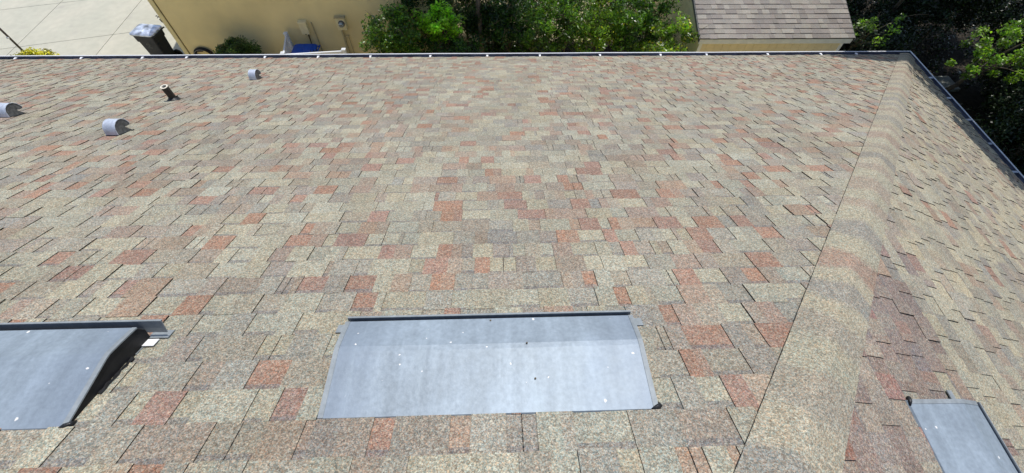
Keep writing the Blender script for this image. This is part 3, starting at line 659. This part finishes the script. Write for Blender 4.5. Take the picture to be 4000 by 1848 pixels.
# ------------------------------------------------------------------ wheeled carts
def rrect(cx, cy, z, lx, ly, rad, k=5):
    out = []
    for (sx, sy, a0) in ((1, 1, 0), (-1, 1, 90), (-1, -1, 180), (1, -1, 270)):
        for i in range(k + 1):
            a = math.radians(a0 + 90 * i / k); out.append((cx + sx * (lx / 2 - rad) + rad * math.cos(a), cy + sy * (ly / 2 - rad) + rad * math.sin(a), z))
    return out
def cart(x, y, rz, h, lx, ly, body, lidm, label, name='wheeled_cart'):
    t = empty(name, (x, y, .05), label, 'wheeled bin')
    def tr(ring_): return [(x + a, y + b_, .05 + c_) for a, b_, c_ in ring_]
    s = h / 1.07
    mb = MB()
    rings = [(.02, .74, .74, .05), (.04, .76, .76, .06), (.55 * h, .84, .84, .06), (.72 * h, .87, .87, .06), (.73 * h, .93, .95, .06), (.9 * h, .97, .98, .06), (.905 * h, 1.0, 1.02, .06), (.935 * h, 1.0, 1.02, .06)]
    mb.loft([tr(rrect(.02 * (1 - zz / h) * -1, 0, zz, lx * a - .04, ly * b_ - .04, rd)) for zz, a, b_, rd in rings]); mb.build('body', body, t, smooth=False, bevel=.004)
    mb = MB()
    mb.loft([tr(rrect(-.015, 0, .925 * h, lx, ly, .09)), tr(rrect(-.015, 0, .955 * h, lx + .01, ly + .01, .09)), tr(rrect(-.015, 0, .965 * h, lx - .02, ly - .02, .085)), tr(rrect(-.01, 0, .985 * h, lx - .12, ly - .09, .08)), tr(rrect(-.01, 0, h, lx - .24, ly - .2, .07))])
    lid = mb.build('lid', lidm, t)
    mb = MB(); mb.tube(tr([(-.01, -ly / 2 + .07, h + .0), (-.01, ly / 2 - .07, h + .0)]), .006, 6)
    for q in (-.5, -.17, .17, .5): mb.tube(tr([(lx / 2 - .16, q * (ly - .12), .985 * h), (lx / 2 + .02, q * (ly - .12), .95 * h)]), .008, 6)
    mb.build('lid_rib', lidm, lid)
    mb = MB(); mb.tube(tr([(lx / 2 - .03, -ly / 2 + .04, .90 * h), (lx / 2 + .055, -ly / 2 + .05, .945 * h), (lx / 2 + .06, ly / 2 - .05, .945 * h), (lx / 2 - .03, ly / 2 - .04, .90 * h)]), .014, 8); mb.build('handle', body, t)
    for sg in (-1, 1):
        mb = MB(); cy_ = sg * (ly * .5 - .03); cx_ = lx * .5 - .10
        k = 24
        mb.loft([tr([(cx_ + rr_ * math.cos(2 * math.pi * a / k), cy_ + dy, .13 + rr_ * math.sin(2 * math.pi * a / k)) for a in range(k)]) for dy, rr_ in ((-.028, .10), (-.025, .125), (.025, .125), (.028, .10))]); wh = mb.build('wheel', RUBBER, t)
    mb = MB(); mb.tube(tr([(lx * .5 - .10, -ly * .5 + .03, .13), (lx * .5 - .10, ly * .5 - .03, .13)]), .012, 8); mb.build('axle', IRON, t)
    t.rotation_euler = (0, 0, rz)
    return t, tr
kc, ktr = cart(-9.82, 11.62, math.radians(-8), 1.04, .68, .54, CARTK, CARTL, 'black wheeled bin with a shiny lid standing on the driveway by the house corner')
# emblem on the side facing us: ring of three bent arrows
def emblem(tr, lx, ly, parent):
    mb = MB(); cx, cz = .02, .70; y = -ly * .47 + .0
    for k in range(3):
        a0 = math.radians(90 + 120 * k)
        for i in range(5):
            a = a0 + math.radians(i * 17); b_ = a + math.radians(17)
            q = [(cx + r_ * math.cos(t_), y - .012, cz + r_ * math.sin(t_)) for r_, t_ in ((.028, a), (.05, a), (.05, b_), (.028, b_))]; mb.quad(tr(q))
        a = a0 + math.radians(85); q = [(cx + .02 * math.cos(a), y - .012, cz + .02 * math.sin(a)), (cx + .058 * math.cos(a), y - .012, cz + .058 * math.sin(a)), (cx + .04 * math.cos(a + .4), y - .012, cz + .04 * math.sin(a + .4))]; mb.quad(tr(q))
    mb.box(*[tr([q])[0] for q in ((cx - .07, y - .014, cz - .09), (cx + .07, y - .010, cz - .075))])
    mb.build('emblem', EMBLEM, parent)
emblem(ktr, .68, .54, kc)
bc, btr = cart(-5.14, 10.5, 0, 1.13, .60, .56, CARTB, CARTB, 'bright blue wheeled bin tucked behind the white lattice screen')
mb = MB(); mb.box((-4.93, 10.22, 1.10), (-4.80, 10.36, 1.172), taper=.012)
mb.tube([(-4.91, 10.34, 1.165), (-4.925, 10.37, 1.215)], [.018, .004], 6); mb.tube([(-4.83, 10.34, 1.165), (-4.84, 10.38, 1.23)], [.02, .004], 6); mb.build('latch', BLACK, bc)

# ------------------------------------------------------------------ lattice screen
t = empty('lattice_screen', (-5.0, 10.3, 0), 'white vinyl lattice screen with square posts around the blue bin', 'privacy screen')
HT = 1.38
posts = [(-5.62, 10.87), (-5.47, 9.99), (-3.955, 10.13)]
for px, py in posts:
    mb = MB(); mb.box((px - .045, py - .045, 0), (px + .045, py + .045, HT)); po = mb.build('post', VINYL, t, bevel=.004)
    mb = MB(); mb.box((px - .052, py - .052, HT + .001), (px + .052, py + .052, HT + .02)); mb.box((px - .05, py - .05, HT + .02), (px + .05, py + .05, HT + .035), taper=.03); mb.build('cap', VINYL, po)
for (a, b_) in ((posts[0], posts[1]), (posts[1], posts[2])):
    A = Vector((a[0], a[1], 0)); B = Vector((b_[0], b_[1], 0)); d = (B - A); L_ = d.length; d.normalize(); nrm = Vector((-d.y, d.x, 0))
    A += d * .05; L_ -= .10
    def LP(s_, z, o_): return tuple(A + d * s_ + nrm * o_ + Vector((0, 0, z)))
    mb = MB(); 
    mb.box((0, HT - .07, -.02), (L_, HT - .03, .02), LP); mb.build('rail', VINYL, t); mb = MB(); mb.box((0, .1, -.02), (L_, .15, .02), LP); mb.build('rail', VINYL, t)
    mb = MB(); z0_, z1_ = .15, HT - .07
    stp = .105; wdt = .034
    for sgn, off in ((1, -.004), (-1, .004)):
        k = -int((z1_ - z0_) / stp) - 2
        while k * stp < L_ + (z1_ - z0_):
            s0 = k * stp
            # line from (s0,z0) going up with slope sgn
            pts = []
            za, zb = z0_, z1_
            sa = s0 if sgn > 0 else s0 + 0; 
            fs = lambda z: (s0 + (z - z0_)) if sgn > 0 else (s0 + (z1_ - z))
            lo_, hi_ = None, None
            zz0, zz1 = z0_, z1_
            if sgn > 0: zz0 = max(z0_, z0_ - s0); zz1 = min(z1_, z0_ + L_ - s0)
            else: zz1 = min(z1_, z1_ + s0); zz0 = max(z0_, z1_ - (L_ - s0))
            if zz1 > zz0 + .01:
                h_ = wdt / 2 * 1.414
                q = []
                for z, e in ((zz0, -h_), (zz1, -h_), (zz1, h_), (zz0, h_)): q.append(LP(min(max(fs(z) + e, 0), L_), z, off - .003))
                q2 = [];
                for z, e in ((zz0, -h_), (zz1, -h_), (zz1, h_), (zz0, h_)): q2.append(LP(min(max(fs(z) + e, 0), L_), z, off + .003))
                mb.loft([q, q2])
            k += 1
    mb.build('lattice', VINYL, t)

# ------------------------------------------------------------------ garden shed
SY, SZ = 9.5, 2.02; SX0, SX1 = 4.965, 8.82
sh = empty('garden_shed', ((SX0 + SX1) / 2, SY + 1, 0), 'small tan shed with a weathered grey shingle roof beyond the gutter', 'shed')
A_ = math.radians(19); CA, SA = math.cos(A_), math.sin(A_)
def shed_pt(a, u, w_=0): return (a, SY + .0 - u * CA * -1, SZ + u * SA + w_ * CA)
mb = MB(); r = random.Random(12); LS = 2.45
k = 0
DK = (.03, .027, .027)
while k * .143 < LS:
    u0, u1 = k * .143, min((k + 1) * .143, LS); x = SX0 - r.random() * .2
    while x < SX1:
        wd = r.choice((.12, .16, .19, .22, .28, .33)) * r.uniform(.9, 1.1); xa, xb = max(x, SX0), min(x + wd, SX1)
        if xb > xa:
            c = r.choice([(.31, .303, .27), (.33, .322, .285), (.275, .268, .242), (.245, .236, .218), (.335, .33, .288), (.285, .27, .247)]); kk = r.uniform(.9, 1.1); c = tuple(v_ * kk for v_ in c)
            wt_ = .016 + (.006 if r.random() < .5 else 0)
            yy = lambda u, w_: (SY + u * CA, SZ + u * SA + w_)
            p0 = yy(u0, wt_); p1 = yy(u1 + .0, .006 + (wt_ - .016) * .3)
            mb.quad([(xa, *p0), (xb, *p0), (xb, *p1), (xa, *p1)], c)
            q0 = yy(u0, 0); mb.quad([(xa, *q0), (xb, *q0), (xb, *p0), (xa, *p0)], DK)
        x += wd
    k += 1
# far slope and ends
yr_, zr_ = SY + LS * CA, SZ + LS * SA
mb.quad([(SX0, yr_, zr_ + .01), (SX1, yr_, zr_ + .01), (SX1, 2 * yr_ - SY, SZ + .01), (SX0, 2 * yr_ - SY, SZ + .01)], (.26, .24, .21))
mb.quad([(SX0, SY, SZ - .006), (SX0, yr_, zr_ - .012), (SX1, yr_, zr_ - .012), (SX1, SY, SZ - .006)], DK)
for xx in (SX0, SX1): mb.quad([(xx, SY, SZ + .016), (xx, yr_, zr_ + .01), (xx, yr_, zr_ - .02), (xx, SY, SZ - .02)], (.2, .2, .19))
mb.build('roof', SHED_SHINGLE, sh, colors=True)
FY = SY + .13; W0, W1 = SX0 + .10, SX1 - .10
mb = MB(); gx = W0 + .09; n = 0
# siding boards with real grooves
x = W0
while x < W1 - .01:
    xe = min(x + .2, W1); mb.box((x + .004, FY, .05), (xe - .004, FY + .03, SZ + .02)); x += .2
mb.box((W0, FY + .012, .05), (W1, 2 * yr_ - SY - .1, SZ + .02)); mb.quad([(W0 + .01, FY + .02, SZ), (W0 + .01, 2 * yr_ - SY - .1, SZ), (W0 + .01, yr_, zr_ - .06)]); mb.quad([(W1 - .01, FY + .02, SZ), (W1 - .01, 2 * yr_ - SY - .1, SZ), (W1 - .01, yr_, zr_ - .06)])
mb.build('wall', SHEDW, sh)
mb = MB(); mb.box((SX0 + .005, SY + .012, SZ - .135), (SX1 - .02, SY + .032, SZ + .005)); mb.build('fascia', SHEDT, sh, bevel=.003)
mb = MB(); mb.box((SX0 + .02, SY + .033, SZ - .125), (SX1 - .04, FY, SZ - .11)); mb.build('soffit', SHEDT, sh)
for xx in (W0 - .012, W1 - .068):
    mb = MB(); mb.box((xx, FY - .018, 0), (xx + .08, FY - .001, SZ - .11)); mb.build('corner_post', SHEDT, sh, bevel=.003)
for sx in (SX0 - .022, SX1 + .002):
    mb = MB(); mb.quad([(sx, SY, SZ - .08), (sx, yr_, zr_ - .08), (sx, yr_, zr_ + .005), (sx, SY, SZ + .005)]); mb.quad([(sx + .02, SY, SZ - .08), (sx + .02, yr_, zr_ - .08), (sx + .02, yr_, zr_ + .005), (sx + .02, SY, SZ + .005)]); mb.quad([(sx, SY, SZ + .005), (sx + .02, SY, SZ + .005), (sx + .02, yr_, zr_ + .005), (sx, yr_, zr_ + .005)]); mb.quad([(sx, SY, SZ - .08), (sx + .02, SY, SZ - .08), (sx + .02, SY, SZ + .005), (sx, SY, SZ + .005)])
    mb.build('bargeboard', GALV_DULL, sh)

# pole, concrete pad
t = empty('garden_pole', (-12.83, 10.85, 0), 'thin weathered upright pole at the left edge beside the yellow green shrub', 'pole')
mb = MB(); mb.tube([(-12.83, 10.85, 0), (-12.82, 10.85, 1.35), (-12.83, 10.85, 3.0)], .026, 10); mb.build('shaft', POLE, t, smooth=True)
mb = MB(); mb.box((-12.85, 10.80, 1.30), (-12.80, 10.835, 1.335)); mb.build('clip', WHITE, t)
mb = MB(); mb.box((12.2, 10.0, 0), (13.62, 10.62, .1)); pad = mb.build('concrete_pad', mat('shaded_pad', (.3, .31, .28), .9, 0, .15, 4), bevel=.01); tag(pad, 'pale concrete pad on the dark ground under the trees, right of the roof corner', 'pad')  # tree shade is put into the pad's dimmed grey

# ------------------------------------------------------------------ foliage
UPV = np.array([0, 0, 1.0])
SDN = np.array(sd)
SUN_GAPS = [((11.9, 9.0, 2.3), .75), ((12.9, 8.9, 2.2), .7), ((9.8, 10.3, 2.0), .5), ((14.3, 8.8, 1.4), .4)]  # canopy holes shaped along the sun direction so chosen sprigs are lit
def leaves(centres, radii, n_per, size, aspect=.5, flat=.6, tint_sd=.5, gaps=False, shell=True, yellow=0.0, clip=None):
    V = []; Fc = []; T = []
    cs = np.array(centres, float); 
    tot = n_per * len(cs)
    idx = np.repeat(np.arange(len(cs)), n_per)
    d = RNG.normal(size=(tot, 3)); d /= np.linalg.norm(d, axis=1)[:, None]
    rr = RNG.random(tot) ** (.45 if shell else .6)
    pos = cs[idx] + d * (rr * np.array(radii)[idx])[:, None] * np.array([1, 1, .8])
    if gaps:
        keep = np.ones(len(pos), bool)
        for g_, gr in SUN_GAPS:
            v = pos - np.array(g_); tt = v @ SDN; dist = np.linalg.norm(v - tt[:, None] * SDN, axis=1); keep &= ~((dist < gr) & (tt > .3))
        pos = pos[keep]; idx = idx[keep]; tot = len(pos)
    if clip is not None:
        keep = clip(pos); pos = pos[keep]; idx = idx[keep]; tot = len(pos)
    pos = pos[pos[:, 2] > .05]; tot = len(pos)
    nrm = RNG.normal(size=(tot, 3)) * (1 - flat) + UPV * flat; nrm /= np.linalg.norm(nrm, axis=1)[:, None]
    ax = RNG.normal(size=(tot, 3)); ax -= (ax * nrm).sum(1)[:, None] * nrm; ax /= np.linalg.norm(ax, axis=1)[:, None]
    bx = np.cross(nrm, ax)
    s = size * RNG.uniform(.6, 1.3, tot)[:, None]
    tip = pos + ax * s * .5; tail = pos - ax * s * .5; m_ = pos + nrm * s * .06 + ax * s * .05
    l = m_ + bx * s * aspect * .5; rgt = m_ - bx * s * aspect * .5
    V = np.stack([tail, rgt, tip, l], 1).reshape(-1, 3)
    cl_t = RNG.uniform(.5, 1.45, len(cs))[idx[:tot]] if len(idx) >= tot else np.ones(tot)
    k = (1 + RNG.normal(size=tot) * tint_sd).clip(.3, 2.2) * cl_t
    T = np.stack([k * (1 + .25 * RNG.random(tot)), k, k * RNG.uniform(.6, 1.2, tot), np.ones(tot)], 1)
    if yellow:
        m2 = RNG.random(tot) < yellow; T[m2, 0] *= 2.8; T[m2, 1] *= 1.5
    return V, T
def leaf_obj(name, V, T, mat_, parent):
    n = len(V) // 4; org = np.array(parent.location); V = V - org
    me = bpy.data.meshes.new(name); me.vertices.add(len(V)); me.vertices.foreach_set('co', V.astype('f').ravel())
    me.loops.add(n * 4); me.loops.foreach_set('vertex_index', np.arange(n * 4, dtype='i')); me.polygons.add(n)
    me.polygons.foreach_set('loop_start', np.arange(0, n * 4, 4, dtype='i')); me.polygons.foreach_set('loop_total', np.full(n, 4, dtype='i'))
    me.update(calc_edges=True); me.materials.append(mat_)
    at = me.attributes.new('tint', 'FLOAT_COLOR', 'FACE'); at.data.foreach_set('color', T.astype('f').ravel())
    o = bpy.data.objects.new(name, me); COL.objects.link(o); o.parent = parent; return o
def clumps(c, R, k, rc, seed):
    r = random.Random(seed); out = []
    while len(out) < k:
        d = Vector((r.gauss(0, 1), r.gauss(0, 1), r.gauss(0, 1))).normalized(); f = r.random() ** .4
        out.append((c[0] + d.x * R[0] * f, c[1] + d.y * R[1] * f, max(c[2] + d.z * R[2] * f, .15)))
    return out, [rc * r.uniform(.6, 1.35) for _ in out]
LM = {}
def lm(key, col, tr=.35):
    if key not in LM: LM[key] = leaf_mat('leaf_' + key, col, tr)
    return LM[key]
def tree(name, label, cat, base, crown, R, mat_, k=30, rc=.28, n_per=120, size=.06, aspect=.5, trunk=.06, seed=1, flat=.55, gaps=False, group=None, bare=0, yellow=0.0, lean=0, clip=None):
    t = empty(name, (base[0], base[1], 0), label, cat, group)
    cs, rs = clumps(crown, R, k, rc, seed)
    V, T = leaves(cs, rs, n_per, size, aspect, flat, gaps=gaps, yellow=yellow, clip=clip); leaf_obj('crown' if cat == 'tree' else 'foliage', V, T, mat_, t)
    r = random.Random(seed + 99); mb = MB(); B = Vector((base[0], base[1], -.05)); top = Vector((crown[0], crown[1], crown[2] + R[2] * .3))
    pts = [B.lerp(top, f) + Vector((r.uniform(-.06, .06), r.uniform(-.06, .06), 0)) * (1 if 0 < f < 1 else 0) for f in (0, .25, .5, .75, 1)]
    mb.tube(pts, [trunk * 1.25, trunk, trunk * .8, trunk * .55, trunk * .2], 8)
    cl_ = cs[::max(1, len(cs) // 16)]
    for cpt in cl_:
        f = r.uniform(.35, .85); i = f * 4; j = int(i); s = pts[j].lerp(pts[min(j + 1, 4)], i - j); e = Vector(cpt); mid = s.lerp(e, .5) + Vector((r.uniform(-.1, .1), r.uniform(-.1, .1), r.uniform(.0, .15)))
        mb.tube([s, mid, e], [trunk * .35, trunk * .22, trunk * .06], 5)
    for q in range(bare):      # bare twigs reaching out of the crown
        a = Vector(cl_[(q * 7) % len(cl_)]); d = Vector((r.uniform(-1, 1), r.uniform(-1, .2), r.uniform(.1, 1))).normalized(); L_ = r.uniform(.3, .6)
        e = a + d * L_; mb.tube([a, a + d * L_ * .5 + Vector((.03, .02, .04)), e], [.009, .006, .002], 4)
        mb.tube([a + d * L_ * .5, a + d * L_ * .6 + Vector((.09, -.03, .12))], [.004, .0015], 4)
    mb.build('trunk' if cat == 'tree' else 'stem', BARK, t, smooth=True)
    return t
fl = mat('forest_floor_shade', (.035, .027, .017), .95, 0, .6, 9, .5, 30)  # dark mulch, colour lowered further to stand in for canopy shade
tan = mat('dry_sandy_litter', (.34, .29, .17), .95, 0, .5, 7, .4, 30)
mb = MB(); mb.quad([(-1.7, 8.0, .004), (4.9, 8.0, .004), (4.9, 12.6, .004), (-1.7, 12.6, .004)]); mb.quad([(8.6, -8, .004), (30, -8, .004), (30, 30, .004), (9.6, 30, .004), (9.6, 10.2, .004), (8.6, 8.6, .004)])
tag(mb.build('forest_floor', fl), kind='structure')
mb = MB(); mb.quad([(-1.7, 12.61, .004), (4.9, 12.61, .004), (4.9, 18, .004), (-1.7, 18, .004)]); tag(mb.build('sandy_ground', tan), kind='structure')
dark = lm('dark', (.03, .085, .014)); vdark = lm('shade', (.018, .04, .012), .2); mid = lm('mid', (.075, .175, .02), .38); lite = lm('lite', (.16, .30, .035), .38); bright = lm('bright', (.28, .54, .045), .4); olive = lm('olive', (.10, .16, .03), .4); yel = lm('yellow', (.42, .42, .03), .4); box_ = lm('boxwood', (.045, .095, .022))  # sunlight put into lite and bright, canopy shade into the shade colour
# clipped shrub against the neighbour's wall, yellow shrub by the pole
tree('shrub', 'dense rounded dark green shrub clipped tight against the stucco wall', 'shrub', (-6.85, 10.45), (-6.85, 10.42, .80), (.66, .30, .68), box_, 170, .15, 230, .045, .55, .03, 3, flat=.35)
tree('shrub', 'low yellow green shrub at the foot of the weathered pole', 'shrub', (-12.4, 10.62), (-12.4, 10.60, .86), (.62, .3, .16), yel, 30, .15, 120, .06, .5, .02, 5)
# planting between the house and the shed
tree('shrub', 'leafy evergreen at the right end of the stucco wall with sunlit tips reaching over it', 'shrub', (-2.5, 10.2), (-2.6, 9.95, 1.7), (.66, .6, .9), mid, 60, .22, 150, .08, .45, .04, 11, bare=6, yellow=.04)
tree('small_tree', 'dark bushy tree just right of the stucco wall end', 'tree', (-1.9, 11.6), (-1.9, 11.4, 1.5), (.9, .9, 1.3), dark, 90, .28, 260, .07, .45, .05, 12, bare=6)
tree('small_tree', 'bright sunlit bushy tree with glowing lime leaves', 'tree', (-1.55, 10.6), (-1.5, 10.45, 1.85), (.58, .45, .5), bright, 44, .15, 80, .085, .5, .04, 13, flat=.8, bare=3)
tree('shrub', 'dark low shrub under the lime leaved tree', 'shrub', (-1.5, 10.1), (-1.3, 10.0, .9), (1.3, .5, .8), dark, 60, .26, 220, .06, .45, .03, 14)
tree('small_tree', 'dark dense tree right behind the bare trunk', 'tree', (-.2, 11.7), (-.3, 11.6, 1.3), (.9, .6, 1.2), dark, 70, .28, 220, .07, .45, .05, 16, bare=6)
tree('slender_tree', 'straight bare trunk tree standing between two dark bushes', 'tree', (-.42, 11.0), (-.6, 12.0, 5.0), (2.0, 1.6, 1.2), dark, 70, .5, 170, .13, .5, .07, 15)
hedge = [(.35, 11.2, 1.25, dark, 'dark gappy bush right of the bare trunk', 0.0), (1.1, 10.9, 1.35, mid, 'mid green willowy bush with bare twigs, second right of the bare trunk', .03),
         (1.95, 11.0, 1.5, mid, 'leafy bush with grey twigs in the middle of the thicket', .04), (2.75, 10.8, 1.5, lite, 'pale green sunlit bush in the thicket, left of the tallest one by the shed', .05),
         (3.55, 10.8, 1.55, mid, 'bushy mid green shrub close to the shed with bare grey twigs', .05), (4.42, 9.95, 1.4, lite, 'sunlit yellow green bush touching the left edge of the shed roof', .08)]
for i, (x, y, z, m_, lab, ye) in enumerate(hedge):
    tree('thicket_bush', lab, 'bush', (x, y), (x, y - .1, z), (.58, .6, 1.1), m_, 46, .2, 105, .095, .36, .03, 30 + i, flat=.4, bare=12, yellow=ye, group='bushes in the thicket left of the shed')
for i, (x, y, z) in enumerate([(-.9, 12.8, 1.4), (.7, 12.5, 1.4), (2.2, 12.4, 1.3), (3.6, 12.3, 1.3)]):
    tree('back_bush', ['dark bush behind the bare trunk', 'dark bush behind the willowy one', 'dark bush behind the leafy middle one', 'dark bush at the back of the thicket nearest the shed'][i], 'bush', (x, y), (x, y, z), (.95, .6, 1.2), olive if i > 1 else dark, 60, .3, 170, .08, .4, .03, 50 + i, bare=4, group='dark bushes at the back of the thicket')
# wood on the right
under = [(9.3, 11.4, .8, 'low shrub right behind the shed corner'), (10.4, 12.7, 1.3, 'dark bush farthest back beside the shed'), (10.3, 10.6, .9, 'dark bush beyond the roof corner'), (11.8, 11.8, 1.6, 'dark bush behind the sunlit oak branch'),
         (14.9, 12.9, 1.3, 'dark bush at the top right, between the back row and the edge'), (13.6, 12.2, 1.8, 'dark bush at the top right, back row'), (14.8, 10.6, 1.7, 'dark bush right of the sunlit oak branch'), (13.8, 8.0, 1.0, 'dark bush level with the side gutter'), (15.6, 8.4, 1.4, 'dark bush at the right photo edge'), (12.6, 6.9, .7, 'low dark bush close under the side gutter'), (14.2, 5.8, 1.1, 'dark bush at the right edge, nearest the camera'), (16.6, 6.6, 1.5, 'dark bush at the right edge behind the nearest one'), (13.3, 13.4, 1.2, 'dark bush deepest in the wood, behind the sunlit oak'), (14.4, 9.3, .8, 'dark bush right of the concrete pad')]
for i, (x, y, z, lab) in enumerate(under):
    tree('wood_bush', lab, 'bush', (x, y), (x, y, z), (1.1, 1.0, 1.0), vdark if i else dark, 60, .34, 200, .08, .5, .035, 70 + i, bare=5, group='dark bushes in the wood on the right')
tree('oak_tree', 'oak with sunlit leaf clusters above the dark wood, right of the roof corner', 'tree', (12.9, 9.9), (12.45, 8.9, 2.05), (1.4, .75, .75), lite, 50, .15, 70, .085, .5, .06, 91, bare=2)
tree('oak_tree', 'young oak with a few bright leaf sprigs right of the shed roof', 'tree', (9.9, 10.9), (9.75, 10.1, 1.95), (.8, .35, .35), lite, 9, .15, 60, .075, .5, .03, 92, bare=5)
tree('oak_tree', 'low bright oak branch at the right edge beside the side gutter', 'tree', (15.6, 9.2), (14.9, 8.6, 1.4), (.5, .3, .3), mid, 10, .2, 150, .08, .5, .04, 93)
# tall trees whose crowns are above the picture and shade the wood
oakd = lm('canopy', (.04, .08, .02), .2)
tall = [((13.0, 13.6), (12.8, 11.9, 6.6), (2.4, 2.2, 1.4), 'tall oak behind the sunlit branch, its crown above the photo', .55), ((12.6, 14.6), (11.6, 13.6, 6.4), (1.6, 2.0, 1.3), 'tall oak farthest back beyond the shed', .55),
        ((17.4, 10.6), (16.4, 10.4, 6.2), (2.4, 2.6, 1.4), 'tall oak beyond the right photo edge', .55), ((17.0, 7.4), (13.4, 7.6, 6.7), (2.6, 2.6, 1.1), 'wide oak beside the side gutter', .55),
        ((17.2, 5.4), (9.1, 6.6, 5.6), (1.25, 2.6, .4), 'oak leaning over the side gutter and casting leaf shade on the roof edge', .3), ((17.6, 4.6), (15.2, 5.4, 6.2), (2.2, 2.8, 1.2), 'tall oak at the lower right of the wood', .55),
        ((12.2, 14.2), (10.9, 10.2, 6.0), (1.1, 1.5, .8), 'tall oak between the shed and the concrete pad', .45)]
for i, (b_, c_, R_2, lab, rc_) in enumerate(tall):
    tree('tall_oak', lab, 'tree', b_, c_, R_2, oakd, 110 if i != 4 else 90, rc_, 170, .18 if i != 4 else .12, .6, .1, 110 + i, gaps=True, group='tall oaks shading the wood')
tree('tall_oak', 'oak branch reaching over the roof corner', 'tree', (12.4, 12.9), (8.45, 8.35, 5.45), (1.1, .5, .2), oakd, 110, .2, 150, .1, .5, .05, 131, group='tall oaks shading the wood')

# creeping ground cover under the wood
gc = empty('ground_cover', (13, 9.5, 0)); V, T = leaves([(RNG.uniform(9.2, 20), RNG.uniform(4, 18), .05) for _ in range(520)], [RNG.uniform(.2, .45) for _ in range(520)], 60, .09, .55, .6, shell=False)
keep = ~((V.reshape(-1, 4, 3)[:, 0, 0] > 12.1) & (V.reshape(-1, 4, 3)[:, 0, 0] < 13.7) & (V.reshape(-1, 4, 3)[:, 0, 1] > 9.2) & (V.reshape(-1, 4, 3)[:, 0, 1] < 10.7))
V = V.reshape(-1, 4, 3)[keep].reshape(-1, 3); T = T[keep]
lo_ = leaf_obj('ground_cover', V, T, vdark, gc); lo_.parent = None; lo_.location = gc.location; bpy.data.objects.remove(gc); lo_.name = 'ground_cover'
tag(lo_, 'dark creeping leaves covering the ground under the wood', 'ground cover', kind='stuff')
tree('back_bush', 'bush filling the gap behind the left edge of the shed roof', 'bush', (4.3, 11.3), (4.2, 11.2, 1.5), (.7, .6, 1.2), mid, 50, .26, 140, .09, .4, .03, 57, bare=6, group='dark bushes at the back of the thicket')

# leaf crumbs lying in both gutters
mb = MB(); r = random.Random(77)
for k in range(340):
    if k % 2: cx, cy = r.uniform(-11, EX), EY + r.uniform(-.02, .09)
    else: cx, cy = EX + r.uniform(-.02, .09), r.uniform(1.5, EY)
    cz = EZ - r.uniform(.085, .11); a = r.uniform(0, 6.28); l = r.uniform(.008, .028); b_ = l * .45; ca, sa = math.cos(a), math.sin(a)
    mb.quad([(cx - ca * l, cy - sa * l, cz), (cx + sa * b_, cy - ca * b_, cz + .006), (cx + ca * l, cy + sa * l, cz + .002), (cx - sa * b_, cy + ca * b_, cz + .008)])
tag(mb.build('leaf_crumbs', mat('dry_leaf_crumbs', (.16, .10, .05), .9, 0, .5, 30)), 'dry brown leaf crumbs lying in the gutters', 'leaf litter', kind='stuff')
